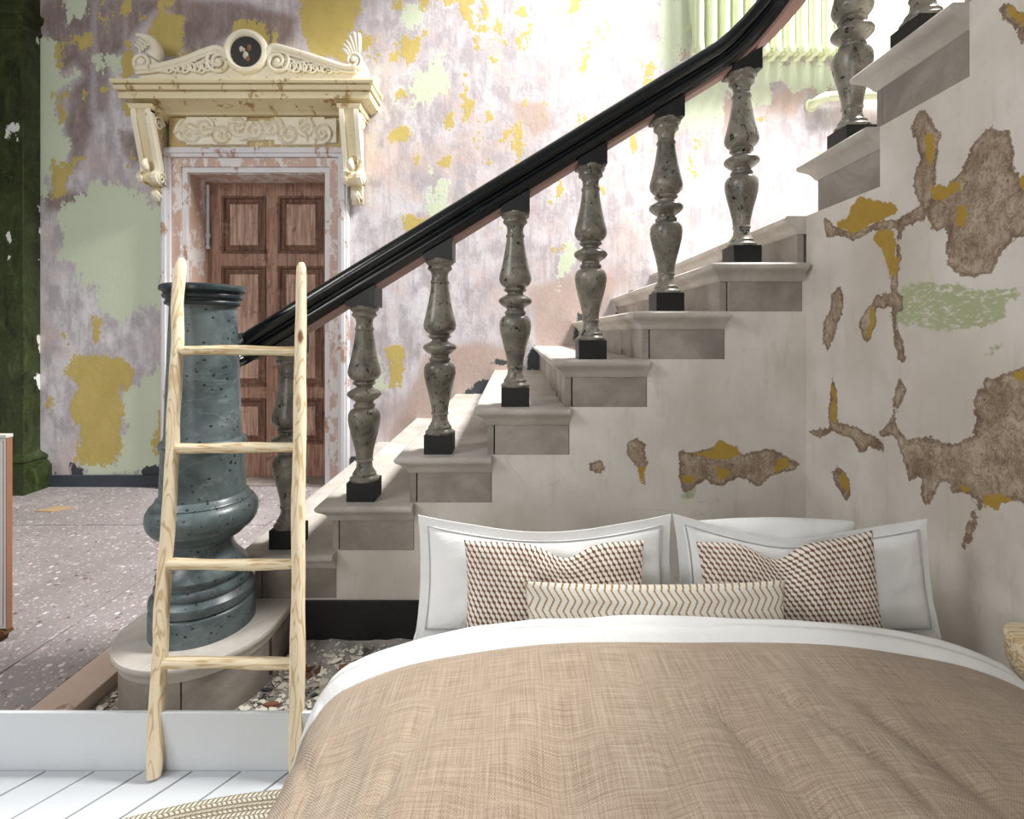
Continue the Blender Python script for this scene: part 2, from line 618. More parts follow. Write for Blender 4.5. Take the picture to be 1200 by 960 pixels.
def m_string_plaster():
    """white distemper over ochre over brown mortar; attributes are signed distances (m) to traced losses"""
    g = G('peeling_white_plaster', 0.75, 0.2)
    co = g.co()
    n1 = g.noise(co, 2.0, 5)
    base = g.mix(g.step(n1, 0.3, 0.7), srgb(198, 190, 180), srgb(224, 219, 212))
    sm = g.noise(g.co(scale=(3, 3, 0.7)), 5, 6, 0.7)
    base = g.mix(g.math('MULTIPLY', g.step(sm, 0.5, 0.75), 0.28), base, srgb(162, 148, 132))
    fine = g.noise(co, 46, 5, 0.7)
    mid = g.noise(co, 13, 5, 0.7)
    jit = g.math('ADD', g.math('MULTIPLY', g.math('SUBTRACT', fine, 0.5), 0.034), g.math('MULTIPLY', g.math('SUBTRACT', mid, 0.42), 0.040))
    # hairline scoring
    cr = g.noise(g.co(scale=(1.3, 1.3, 1.3)), 1.7, 3, 0.5, 0.6)
    crk = g.math('MULTIPLY', g.step(g.math('ABSOLUTE', g.math('SUBTRACT', cr, 0.5)), 0.0022, 0.0), g.step(n1, 0.5, 0.6))
    base = g.mix(g.math('MULTIPLY', crk, 0.4), base, srgb(120, 108, 96))
    scratch = g.step(g.noise(g.co(scale=(30, 30, 2.5)), 3.5, 4, 0.6), 0.70, 0.76)
    base = g.mix(g.math('MULTIPLY', scratch, 0.28), base, srgb(150, 138, 124))
    spots = g.step(g.noise(g.co(loc=(2, 4, 6)), 26, 3, 0.6), 0.74, 0.77)
    base = g.mix(g.math('MULTIPLY', spots, 0.4), base, srgb(128, 106, 84))
    gr = g.math('ADD', g.attr('green'), g.math('MULTIPLY', jit, 1.2))
    gm = g.math('MULTIPLY', g.step(gr, 0.0, 0.006), g.step(g.noise(g.co(scale=(12, 12, 30)), 3, 4, 0.7), 0.36, 0.5))
    base = g.mix(gm, base, g.mix(mid, srgb(160, 166, 128), srgb(182, 186, 154)))
    br = g.math('ADD', g.attr('brown'), jit)
    ye = g.math('ADD', g.attr('yellow'), jit)
    bcol = g.mix(g.step(mid, 0.3, 0.7), srgb(136, 116, 98), srgb(188, 172, 152))
    fl_ = g.noise(g.co(scale=(1, 1, 0.6)), 30, 6, 0.75, 1.0)
    bcol = g.mix(g.math('MULTIPLY', g.step(g.math('ABSOLUTE', g.math('SUBTRACT', fl_, 0.5)), 0.03, 0.0), 0.75), bcol, srgb(92, 72, 56))
    bcol = g.mix(g.step(fine, 0.62, 0.72), bcol, srgb(86, 66, 50))
    bm_ = g.step(br, 0.0, 0.004)
    rim = g.math('MULTIPLY', g.step(br, 0.0, 0.004), g.step(br, 0.016, 0.008))
    base = g.mix(bm_, base, bcol)
    base = g.mix(g.math('MULTIPLY', rim, 0.4), base, srgb(84, 64, 48))
    yel = g.mix(mid, srgb(150, 120, 44), srgb(186, 156, 78))
    ym_ = g.step(ye, 0.0, 0.004)
    base = g.mix(ym_, base, yel)
    g.color(base)
    h = g.math('ADD', g.math('MULTIPLY', g.math('MAXIMUM', bm_, ym_), -1.0), g.math('MULTIPLY', fine, 0.55))
    h = g.math('ADD', h, g.math('MULTIPLY', bm_, g.math('MULTIPLY', fine, 0.9)))
    g.bump(g.math('ADD', h, g.math('MULTIPLY', mid, 0.8)), 0.35, 0.008)
    return g.m


def m_back_plaster():
    """pale lilac plaster with remains of ochre and pea-green paint"""
    g = G('peeling_lilac_plaster', 0.8, 0.15)
    co = g.co()
    fine = g.noise(g.co(scale=(1, 1, 0.75)), 26, 6, 0.72)
    mid = g.noise(g.co(scale=(1.2, 1, 0.7), loc=(3, 0, 1)), 6.5, 6, 0.68)
    big = g.noise(co, 1.6, 5, 0.6)
    jit = g.math('ADD', g.math('MULTIPLY', g.math('SUBTRACT', fine, 0.5), 0.10), g.math('MULTIPLY', g.math('SUBTRACT', mid, 0.5), 0.22))
    base = g.mix(g.step(mid, 0.35, 0.65), srgb(182, 174, 178), srgb(226, 223, 227))
    st = g.noise(g.co(scale=(9, 9, 0.9)), 2.2, 6, 0.7)
    base = g.mix(g.math('MULTIPLY', g.step(st, 0.48, 0.7), 0.5), base, srgb(166, 152, 158))
    pk = g.step(g.math('ADD', g.math('MULTIPLY', big, 0.6), g.math('MULTIPLY', mid, 0.5)), 0.54, 0.64)
    base = g.mix(g.math('MULTIPLY', pk, 0.42), base, srgb(192, 160, 148))
    # remains given as soft signed distances
    bw = g.math('ADD', g.attr('brown'), jit)
    bcol = g.mix(g.step(mid, 0.35, 0.65), srgb(122, 106, 102), srgb(160, 146, 144))
    bcol = g.mix(g.step(st, 0.4, 0.7), bcol, srgb(136, 114, 104))
    bcol = g.mix(g.step(g.sep(co)[0], -1.9, -0.9), bcol, g.mix(fine, srgb(168, 142, 130), srgb(204, 186, 176)))
    base = g.mix(g.math('MULTIPLY', g.step(bw, -0.04, 0.05), 0.85), base, bcol)
    gm = g.step(g.math('ADD', g.math('MULTIPLY', g.attr('green'), 0.5), g.math('MULTIPLY', jit, 1.25)), -0.012, -0.004)
    base = g.mix(gm, base, g.mix(big, srgb(200, 210, 184), srgb(216, 224, 202)))
    yn = g.math('ADD', g.math('MULTIPLY', g.attr('yellow'), 0.7), g.math('MULTIPLY', jit, 1.15))
    spot = g.math('SUBTRACT', g.math('ADD', g.math('MULTIPLY', mid, 0.55), g.math('MULTIPLY', g.noise(g.co(loc=(7, 1, 3)), 2.6, 5, 0.6), 0.55)), 0.645)
    spot = g.math('ADD', spot, g.math('MULTIPLY', g.math('SUBTRACT', g.sep(co)[2], 3.0), 0.028))
    spot = g.math('ADD', spot, g.math('MULTIPLY', g.math('SUBTRACT', fine, 0.5), 0.18))
    spot = g.math('MULTIPLY', spot, 1.0)
    yy = g.math('MAXIMUM', yn, g.math('MULTIPLY', spot, g.math('SUBTRACT', 1.0, gm)))
    ym = g.step(yy, 0.0, 0.01)
    base = g.mix(ym, base, g.mix(mid, srgb(176, 154, 82), srgb(214, 196, 128)))
    dk = g.math('ADD', g.attr('dark'), g.math('MULTIPLY', jit, 0.7))
    base = g.mix(g.step(dk, 0.0, 0.01), base, srgb(74, 78, 82))
    g.color(base)
    h = g.math('ADD', g.math('MULTIPLY', ym, 0.5), g.math('MULTIPLY', gm, 0.6))
    g.bump(g.math('ADD', h, g.math('MULTIPLY', fine, 0.7)), 0.4, 0.012)
    return g.m


M['terrazzo'] = m_terrazzo()
M['marble'] = m_marble('grey_white_marble', srgb(128, 121, 114), srgb(172, 165, 156), srgb(120, 114, 110), srgb(126, 110, 92), 0.5)
M['tread'] = m_marble('worn_tread_marble', srgb(176, 170, 162), srgb(208, 203, 196), srgb(164, 156, 150), srgb(168, 148, 118), 0.35)
M['slate'] = m_slate()
M['baluster'] = m_baluster()
M['black'] = m_black('black_stone', (11, 12, 13), 0.42, 0.2)
M['rail'] = m_black('black_handrail_stone', (14, 18, 19), 0.16, 0.45)
M['rail_under'] = m_plain('reddish_rail_underside', srgb(150, 118, 108), 0.6, 0.3, 0.25)
M['newel_cap'] = m_black('dark_slate_cap', (40, 50, 53), 0.25, 0.4)
M['door'] = m_wood_door('stripped_door_timber', srgb(126, 94, 78), srgb(178, 142, 122), srgb(70, 48, 38))
M['door_panel'] = m_wood_door('stripped_panel_timber', srgb(134, 102, 86), srgb(198, 166, 148), srgb(82, 56, 44))
M['door_dark'] = m_wood_door('dark_moulding_timber', srgb(82, 56, 44), srgb(132, 98, 80), srgb(46, 30, 24))
M['casing'] = m_paint('worn_white_casing_paint', srgb(206, 204, 208), srgb(226, 224, 226), srgb(176, 142, 122), 0.56, 7)
M['casing_bare'] = m_paint('bare_casing_timber', srgb(184, 146, 126), srgb(208, 186, 174), srgb(222, 216, 214), 0.49, 7)
M['cream'] = m_paint('old_cream_paint', srgb(214, 198, 156), srgb(232, 220, 188), srgb(168, 138, 88), 0.555, 9)
M['frieze'] = m_paint('ochre_frieze_paint', srgb(176, 150, 96), srgb(200, 178, 128), srgb(222, 208, 170), 0.56, 12)
M['cream_light'] = m_paint('pale_cream_paint', srgb(226, 216, 188), srgb(240, 234, 218), srgb(186, 160, 110), 0.60, 14)
M['green_marble'] = m_green_marble()
M['base_dark'] = m_paint('slate_blue_skirting', srgb(52, 58, 66), srgb(78, 84, 92), srgb(150, 146, 142), 0.62, 9)
M['base_black'] = m_black('black_stair_skirting', (12, 12, 13), 0.4, 0.5)
M['white'] = m_plain('white_skirting_paint', srgb(214, 218, 222), 0.45, 0.3, 0.03)
M['plank'] = m_plain('white_floor_paint', srgb(198, 202, 206), 0.45, 0.3, 0.06, 3)
M['gap'] = m_plain('dark_gap', srgb(16, 16, 18), 0.9, 0.1)
M['ladder'] = m_ladder()
M['rung'] = m_rung()
M['linen'] = m_linen()
M['cotton'] = m_cotton()
M['stitch'] = m_plain('grey_piping', srgb(178, 178, 180), 0.8, 0.1)
M['knit'] = m_knit()
M['chevron'] = m_chevron()
M['rug'] = m_rug()
M['radiator'] = m_paint('pea_green_radiator_paint', srgb(204, 212, 178), srgb(216, 222, 190), srgb(160, 150, 110), 0.68, 8, 0.35)
M['debris'] = m_debris()
M['flakes'] = m_flakes()
M['kerb'] = m_paint('pinkish_kerb_stone', srgb(186, 162, 148), srgb(208, 188, 174), srgb(146, 118, 104), 0.62, 6)
M['hole'] = m_paint('broken_medallion', srgb(42, 44, 42), srgb(60, 58, 54), srgb(122, 70, 70), 0.64, 16)
M['brick'] = m_plain('reddish_rubble', srgb(150, 106, 86), 0.9, 0.1, 0.3, 20)
M['mortar'] = m_plain('pale_rubble', srgb(206, 198, 182), 0.9, 0.1, 0.25, 20)
M['shard'] = m_plain('dark_shard', srgb(74, 78, 78), 0.7, 0.2, 0.3, 20)
M['straw'] = m_plain('straw_rubble', srgb(196, 174, 128), 0.9, 0.1, 0.3, 20)
M['card'] = m_plain('tan_card', srgb(186, 160, 124), 0.8, 0.1, 0.2, 20)
M['screen'] = m_plain('greyish_white_panel', srgb(206, 200, 196), 0.5, 0.3, 0.08)
M['screen_edge'] = m_plain('brown_wood_edge', srgb(150, 108, 82), 0.6, 0.3, 0.25, 14)
M['foot'] = m_plain('dark_brown_wood', srgb(98, 70, 44), 0.7, 0.2, 0.35, 20)
M['oak'] = m_rung()
M['string_plaster'] = m_string_plaster()
M['back_plaster'] = m_back_plaster()
M['ceiling'] = m_plain('ceiling_plaster', srgb(200, 196, 188), 0.9, 0.1)
M['metal'] = m_plain('old_metal', srgb(120, 116, 108), 0.4, 0.5)
M['timber_bed'] = m_plain('bed_base_cloth', srgb(190, 176, 158), 0.9, 0.1)

# ------------------------------------------------------------------ walls with traced paint losses
def sdf(px, py, polys):
    """signed distance (positive inside) of the union of polygons; px,py arrays"""
    best = np.full(px.shape, -1e9)
    for poly in polys:
        P = np.asarray(poly, dtype=float)
        Q = np.roll(P, -1, axis=0)
        ins = np.zeros(px.shape, dtype=bool)
        dmin = np.full(px.shape, 1e9)
        for (ax, ay), (bx, by) in zip(P, Q):
            ex, ey = bx - ax, by - ay
            L2 = ex * ex + ey * ey + 1e-12
            t = np.clip(((px - ax) * ex + (py - ay) * ey) / L2, 0, 1)
            d = np.hypot(px - ax - t * ex, py - ay - t * ey)
            dmin = np.minimum(dmin, d)
            c = ((ay > py) != (by > py)) & (px < (bx - ax) * (py - ay) / (by - ay + 1e-12) + ax)
            ins ^= c
        best = np.maximum(best, np.where(ins, dmin, -dmin))
    return best


def grid_wall(name, us, vs, to3, mat, keep=None, attrs=None, thick=None, parent=None):
    """plastered wall: grid in (u,v) mapped by to3; attrs = {name: polygons in (u,v)}"""
    us = np.asarray(us); vs = np.asarray(vs)
    U, V = np.meshgrid(us, vs)
    nu, nv = len(us), len(vs)
    verts = [to3(a, b) for a, b in zip(U.ravel(), V.ravel())]
    faces = []
    for j in range(nv - 1):
        for i in range(nu - 1):
            if keep is None or keep((us[i] + us[i + 1]) / 2, (vs[j] + vs[j + 1]) / 2):
                a = j * nu + i
                faces.append((a, a + 1, a + nu + 1, a + nu))
    o = obj(name, verts, faces, mat, parent, recalc=False)
    me = o.data
    for k, polys in (attrs or {}).items():
        at = me.attributes.new(k, 'FLOAT', 'POINT')
        val = sdf(U.ravel(), V.ravel(), polys) if polys else np.full(U.size, -1.0)
        at.data.foreach_set('value', np.clip(val, -1.0, 1.0).astype(np.float32))
    if thick:
        md = o.modifiers.new('thickness', 'SOLIDIFY')
        md.thickness = thick
        md.offset = -1.0
    return o


def lin(a, b, step, extra=()):
    n = max(1, int(round((b - a) / step)))
    return np.unique(np.round(np.concatenate([np.linspace(a, b, n + 1), np.asarray(list(extra) or [a])]), 5))


def zoomed(ox, oy, s, pts):
    return [(ox + x / s, oy + y / s) for x, y in pts]


def onto_back(pts):
    return [((x - 602) * DW / 580.0, EYE - (y - 390) * DW / 580.0) for x, y in pts]


def onto_string(pts):
    return [((x - 602) * DS / 580.0, EYE - (y - 390) * DS / 580.0) for x, y in pts]


def onto_right(pts):
    r = []
    for x, y in pts:
        Y = 580.0 * XW / (x - 602)
        r.append((Y, EYE - (y - 390) * Y / 580.0))
    return r


A = lambda p: zoomed(940, 0, 3.0, p)
B = lambda p: zoomed(840, 300, 2.6667, p)
S = lambda p: zoomed(480, 400, 2.5, p)
right_brown = [onto_right(p) for p in (
    A([(415, 390), (440, 395), (465, 450), (480, 470), (475, 540), (470, 600), (465, 680), (440, 730), (410, 710), (392, 650), (395, 600), (415, 560), (400, 500), (382, 450), (400, 400)]),
    A([(78, 765), (110, 790), (180, 820), (260, 780), (340, 770), (420, 720), (450, 700), (455, 720), (430, 770), (360, 800), (345, 850), (350, 900), (330, 960), (318, 950), (335, 850), (330, 800), (260, 810), (180, 840), (110, 830), (85, 835)]),
    A([(450, 690), (520, 640), (560, 600), (590, 520), (640, 465), (680, 445), (690, 480), (720, 445), (740, 500), (740, 580), (765, 640), (800, 690), (800, 830), (740, 840), (700, 890), (660, 960), (560, 970), (520, 940), (505, 860), (510, 800), (470, 810), (440, 780)]),
    A([(690, 25), (720, 10), (760, 30), (800, 60), (800, 200), (780, 180), (765, 120), (730, 90), (700, 60)]),
    B([(390, 90), (395, 130), (390, 180), (370, 240), (345, 300), (332, 260), (335, 210), (355, 170), (360, 120)]),
    B([(445, 210), (480, 150), (500, 120), (545, 120), (585, 125), (580, 170), (555, 185), (550, 160), (500, 165), (495, 220), (475, 275), (455, 260)]),
    B([(548, 20), (565, 20), (562, 120), (565, 230), (585, 280), (594, 325), (573, 335), (555, 270), (548, 200), (545, 120)]),
    B([(365, 365), (375, 420), (375, 520), (400, 525), (440, 540), (500, 565), (525, 590), (520, 610), (480, 600), (455, 620), (435, 605), (430, 575), (370, 550), (320, 570), (290, 550), (350, 535), (352, 440)]),
    B([(570, 375), (590, 420), (570, 470), (555, 500), (565, 550), (600, 580), (660, 565), (700, 590), (740, 590), (800, 570), (805, 450), (840, 385), (900, 375), (1000, 335), (1000, 790), (920, 755), (870, 790), (830, 770), (770, 740), (730, 745), (740, 705), (700, 695), (680, 750), (655, 785), (640, 750), (640, 690), (600, 700), (590, 660), (560, 560), (520, 565), (500, 560), (550, 510), (555, 430)]),
    B([(375, 655), (410, 685), (420, 750), (405, 765), (370, 720), (362, 680)]),
    B([(820, 740), (832, 780), (808, 830), (782, 920), (763, 912), (785, 840)]),
)]
right_yellow = [onto_right(p) for p in (
    A([(205, 690), (250, 705), (320, 715), (345, 745), (300, 765), (240, 790), (190, 815), (150, 810), (110, 790), (130, 775), (160, 770), (170, 730)]),
    A([(260, 815), (325, 815), (330, 850), (320, 940), (310, 950), (290, 890), (250, 840)]),
    A([(455, 655), (500, 655), (550, 625), (550, 670), (500, 700), (460, 705)]),
    A([(765, 625), (800, 610), (800, 700), (775, 680)]), A([(430, 470), (440, 560), (455, 590), (465, 540), (455, 470)]),
    A([(545, 730), (575, 725), (570, 800), (540, 790)]), A([(725, 15), (760, 32), (795, 65), (795, 130), (770, 85), (735, 60)]),
    B([(525, 0), (572, 0), (556, 60), (545, 70)]), B([(480, 160), (496, 165), (490, 220), (474, 268), (462, 258), (480, 220)]),
    B([(357, 400), (373, 420), (373, 520), (358, 520)]), B([(390, 670), (410, 690), (412, 745), (385, 720)]),
    B([(760, 705), (800, 735), (760, 742)]), B([(840, 755), (880, 740), (915, 760), (870, 788), (835, 785)]), B([(935, 370), (1000, 350), (1000, 375), (940, 385)]),
)]
right_green = [onto_right(p) for p in (
    B([(570, 110), (640, 75), (700, 90), (760, 85), (800, 105), (940, 110), (930, 130), (890, 150), (905, 190), (870, 215), (720, 235), (620, 215), (540, 205), (530, 180), (560, 170)]),
    B([(820, 310), (870, 275), (912, 252), (916, 272), (880, 300), (835, 318)]),)]
string_brown = [onto_string(p) for p in (
    S([(790, 320), (830, 330), (900, 305), (960, 320), (970, 335), (1010, 325), (1060, 315), (1085, 330), (1140, 360), (1120, 380), (1060, 390), (1020, 425), (990, 405), (960, 400), (910, 425), (870, 405), (845, 420), (820, 440), (800, 440), (790, 400)]),
    S([(640, 300), (665, 285), (690, 300), (692, 370), (680, 380), (655, 350), (640, 340)]),
    S([(525, 355), (560, 350), (572, 365), (560, 385), (530, 380)]), S([(655, 550), (690, 520), (695, 545), (690, 560), (660, 560)]),
    S([(1172, 262), (1200, 258), (1200, 284), (1180, 280)]), [(875, 397), (879, 393), (882, 397), (878, 401)])]
string_yellow = [onto_string(p) for p in (
    S([(880, 320), (905, 292), (960, 310), (965, 330), (930, 345), (890, 345), (830, 330)]), S([(668, 370), (690, 370), (690, 425), (676, 405)]),
    S([(1075, 345), (1110, 345), (1105, 370), (1070, 385)]), S([(795, 390), (830, 395), (840, 420), (800, 410)]), S([(900, 365), (930, 372), (945, 395), (905, 405)]))]
string_green = [onto_string(S([(792, 425), (845, 420), (832, 460), (800, 462)]))]

K = lambda p: zoomed(40, 0, 4.8, p)
W = lambda p: zoomed(40, 200, 2.526, p)
C = lambda p: zoomed(400, 0, 4.0, p)
D = lambda p: zoomed(400, 240, 4.0, p)
E = lambda p: zoomed(800, 60, 4.0, p)
back_green = [onto_back(p) for p in (
    K([(0, 210), (60, 200), (105, 240), (125, 300), (125, 370), (150, 420), (200, 425), (240, 380), (270, 420), (200, 470), (130, 520), (110, 580), (125, 650), (155, 720), (190, 830), (170, 920), (150, 980), (0, 980)]),
    K([(185, -20), (300, -20), (300, 90), (200, 108)]), K([(345, 340), (490, 320), (490, 380), (420, 375), (350, 395)]),
    W([(80, 130), (140, 60), (210, 20), (300, 60), (390, 130), (390, 400), (300, 405), (250, 440), (205, 420), (200, 360), (150, 330), (120, 270), (85, 260), (75, 200)]),
    W([(260, 600), (320, 640), (385, 560), (385, 900), (160, 900), (160, 860), (250, 870), (270, 760)]), W([(0, -20), (40, -20), (30, 130), (0, 130)]),
    C([(460, 265), (475, 400), (400, 470), (340, 500), (315, 420), (370, 340)]), C([(280, 60), (340, 10), (370, 70), (345, 170)]), C([(420, 800), (480, 850), (480, 1000), (430, 1000)]),
    [(770, 0), (815, 0), (815, 40), (800, 60), (790, 90), (775, 60)], [(700, 0), (770, 0), (765, 22), (735, 35)],
    E([(40, 140), (200, 30), (700, 70), (740, 150), (680, 190), (560, 150), (420, 170), (390, 230), (280, 200), (180, 190), (160, 390), (90, 390), (0, 370), (0, 160)]),
    D([(180, 700), (210, 760), (190, 880), (150, 860)]), D([(1060, 190), (1110, 250), (1040, 370), (1000, 350)]),
    [(985, -20), (1130, -20), (1130, 70), (1060, 90), (1000, 60)])]
back_yellow = [onto_back(p) for p in (
    W([(130, 560), (160, 530), (240, 545), (290, 580), (310, 600), (290, 650), (262, 660), (265, 760), (245, 865), (135, 865), (130, 760), (105, 740), (100, 680), (130, 640), (95, 600)]),
    W([(170, 430), (205, 440), (190, 520), (165, 500)]), W([(362, 710), (385, 715), (385, 870), (358, 865)]), W([(55, -30), (100, 0), (95, 70), (45, 90)]), W([(35, 670), (55, 680), (48, 720), (32, 705)]),
    K([(120, 540), (150, 500), (185, 495), (190, 640), (150, 690), (125, 650)]), K([(120, 270), (160, 240), (170, 400), (130, 380)]), K([(500, 210), (560, 250), (570, 440), (500, 430)]), K([(485, 540), (560, 560), (570, 650), (530, 660), (490, 610)]),
    K([(655, 80), (700, 50), (840, 100), (855, 200), (800, 300), (720, 320), (670, 260), (650, 190)]), K([(280, 480), (320, 500), (300, 570), (270, 560)]), K([(205, 210), (320, 190), (325, 250), (220, 245)]), K([(490, -20), (550, -20), (550, 60), (500, 110)]), K([(590, 80), (650, 60), (660, 120), (600, 115)]), K([(150, 940), (230, 870), (270, 900), (200, 985)]),
    [(270, 22), (300, 20), (325, 40), (320, 62), (300, 55), (275, 40)], [(345, -10), (428, -10), (425, 22), (412, 40), (405, 75), (370, 62), (352, 40)],
    C([(235, -20), (300, -20), (295, 40), (260, 70), (240, 30)]), C([(350, -20), (430, -20), (420, 45), (370, 45)]), C([(540, -20), (610, -20), (605, 90), (545, 90)]), C([(650, 0), (690, 0), (680, 90), (640, 100)]),
    C([(260, 130), (350, 170), (415, 130), (370, 220), (340, 280), (240, 280)]), C([(120, 175), (155, 180), (165, 215), (130, 215)]), C([(610, 175), (650, 170), (655, 260), (630, 260)]), C([(260, 430), (310, 410), (330, 480), (290, 470)]),
    C([(445, 550), (520, 520), (530, 590), (490, 600)]), C([(580, 480), (640, 450), (610, 540), (575, 560)]), C([(215, 590), (290, 590), (345, 650), (300, 680), (230, 640)]), C([(795, 570), (835, 580), (875, 740), (830, 765), (815, 680)]), C([(455, 760), (505, 730), (505, 770), (460, 780)]), C([(680, 735), (715, 730), (715, 770), (675, 770)]),
    D([(160, 650), (300, 660), (310, 720), (270, 830), (230, 850), (200, 720)]), D([(980, 200), (1040, 190), (1050, 220), (990, 225)]),
    [(540, 245), (560, 240), (560, 262), (545, 265)], [(470, 255), (500, 250), (505, 285), (480, 300)], [(755, 75), (765, 72), (763, 100), (752, 100)])]
back_brown = [onto_back(p) for p in (
    K([(60, -20), (340, -20), (340, 330), (330, 600), (340, 720), (240, 960), (190, 940), (200, 830), (160, 720), (190, 600), (200, 500), (270, 420), (230, 370), (150, 420), (125, 300), (60, 200), (30, 150)]),
    K([(340, -20), (520, -20), (520, 300), (430, 330), (420, 640), (340, 640)]), W([(20, 60), (170, 60), (170, 115), (30, 125)]), K([(500, -20), (860, -20), (840, 60), (700, 60), (620, 130), (520, 250)]), K([(480, 740), (580, 740), (620, 900), (560, 940), (500, 860)]),
    [(200, 0), (280, 0), (350, 20), (345, 48), (320, 62), (268, 45), (225, 70), (205, 50)],
    C([(790, 470), (950, 480), (1000, 600), (900, 640), (810, 560)]), [(845, 110), (865, 100), (870, 140), (848, 150)], [(900, 118), (925, 100), (945, 110), (930, 140), (905, 135)], [(945, 96), (975, 96), (980, 110), (950, 118)], [(785, 20), (812, 0), (808, 60), (795, 85), (785, 60)],
    [(500, 420), (560, 400), (620, 415), (590, 450), (500, 500), (440, 545)], [(620, 340), (690, 310), (730, 330), (690, 400), (630, 420)], [(1000, -10), (1140, -10), (1120, 60), (1030, 80)])]
back_dark = [onto_back(p) for p in (
    W([(315, 880), (375, 865), (385, 920), (325, 915)]), W([(110, 870), (150, 885), (140, 915), (110, 905)]), W([(230, 895), (265, 900), (245, 915)]), W([(50, 870), (80, 880), (60, 915)]),
    D([(1080, 560), (1110, 500), (1140, 520), (1130, 640), (1080, 650)]), D([(870, 680), (930, 650), (940, 780), (870, 775)]), D([(690, 730), (770, 730), (775, 745), (695, 748)]), D([(560, 890), (690, 800), (690, 880), (640, 900)]), [(725, 350), (738, 338), (750, 340), (735, 372), (722, 374)])]

RISE = 0.207
GO = 0.3365
T1 = 0.381                                        # top of first full step


def top_z(k): return T1 + (k - 1) * RISE


def riser_x(k): return -0.788 + GO * (k - 2)     # first flight, faces left


def riser_y(k): return 2.07 - GO * (k - 9)       # second flight, rises towards the camera


# back wall (door opening left out)
DX0, DX1, DZ = -2.80, -1.612, 2.70
grid_wall('wall_back', lin(-5.2, 4.2, 0.032, (DX0, DX1)), lin(-0.06, 5.0, 0.032, (DZ,)), lambda u, v: (u, DW, v), M['back_plaster'],
          keep=lambda u, v: not (DX0 < u < DX1 and v < DZ),
          attrs={'green': back_green, 'yellow': back_yellow, 'brown': back_brown, 'dark': back_dark}, thick=0.35)['kind'] = 'structure'


def string_keep(u, v):
    if v > top_z(7) - RISE: return u > riser_x(8) + 0.02 if v < top_z(8) - RISE else False
    for k in range(1, 8):
        if riser_x(k) + 0.02 <= u < riser_x(k + 1) + 0.02:
            return v < top_z(k) - RISE
    return u > riser_x(8)


sw = grid_wall('wall_stair', lin(riser_x(1), XW, 0.014, [riser_x(k) + 0.02 for k in range(1, 9)]),
               lin(0.166, top_z(8) - RISE, 0.014, [top_z(k) - RISE for k in range(1, 9)]), lambda u, v: (u, DS, v), M['string_plaster'],
               keep=string_keep, attrs={'brown': string_brown, 'yellow': string_yellow, 'green': string_green}, thick=0.08)
sw['kind'] = 'structure'


def right_keep(u, v):           # u = depth
    for k in range(8, 17):
        hi = (riser_y(k) if k > 8 else DS + 0.01) - 0.02
        if k == 8: hi = DS + 0.05
        lo = riser_y(k + 1) - 0.02
        if lo <= u < hi: return v < top_z(k) - (RISE if k > 8 else 0.0)
    return v < top_z(16)


rw = grid_wall('wall_right', lin(-0.6, DS, 0.016, [riser_y(k) - 0.02 for k in range(9, 17)]), lin(-0.06, top_z(16), 0.016, [top_z(k) - RISE for k in range(8, 18)]),
               lambda u, v: (XW, u, v), M['string_plaster'], keep=right_keep, attrs={'brown': right_brown, 'yellow': right_yellow, 'green': right_green}, thick=-0.08)
rw['kind'] = 'structure'

# side wall, ceiling over the hall
MB().box(-5.35, -5.2, 2.3, DW + 0.3, -0.06, 5.0).make('wall_left', M['back_plaster'])['kind'] = 'structure'
MB().box(-5.35, 0.3, 1.7, DW + 0.3, 5.0, 5.2).make('ceiling', M['ceiling'])['kind'] = 'structure'

# ------------------------------------------------------------------ hall floor: terrazzo slabs, kerb, dusty ground
hall = MB().box(-5.2, 4.2, 1.53, DW + 0.3, -0.12, -0.052).make('floor_hall', M['debris'], base=(0, 2, -0.1))
hall['kind'] = 'structure'
gaps = 0.004
xs_field = [-5.2, -3.42, -1.995]
ys_field = [1.53, 3.41, DW]
for i in range(2):
    for j in range(2):
        MB().box(xs_field[i] + gaps, xs_field[i + 1] - gaps, ys_field[j] + gaps, ys_field[j + 1] - gaps, -0.052, 0.0, 0.002).make('slab', M['terrazzo'], hall)
for j in range(2):
    MB().box(-1.995 + gaps, -1.705, ys_field[j] + gaps, ys_field[j + 1] - gaps, -0.052, 0.0, 0.002).make('slab', M['terrazzo'], hall)
MB().box(-1.70, -0.9, 2.16, DW, -0.052, 0.0, 0.002).make('slab', M['terrazzo'], hall)
MB().box(-1.70, -1.545, 1.53, 2.15, -0.052, 0.004, 0.006).make('kerb', M['kerb'], hall)['label'] = 'pinkish stone kerb along the floor edge'

# dark skirting of the hall and of the stair
MB().box(-4.0, -3.03, DW - 0.022, DW, 0.0, 0.10, 0.003).make('baseboard_back', M['base_dark'])['kind'] = 'structure'
MB().box(-1.40, -0.4, DW - 0.022, DW, 0.0, 0.26, 0.003).make('baseboard_right', M['base_dark'])['kind'] = 'structure'
MB().box(-0.93, XW - 0.002, DS - 0.012, DS + 0.06, -0.052, 0.166, 0.002).make('baseboard_stair', M['base_black'])['kind'] = 'structure'

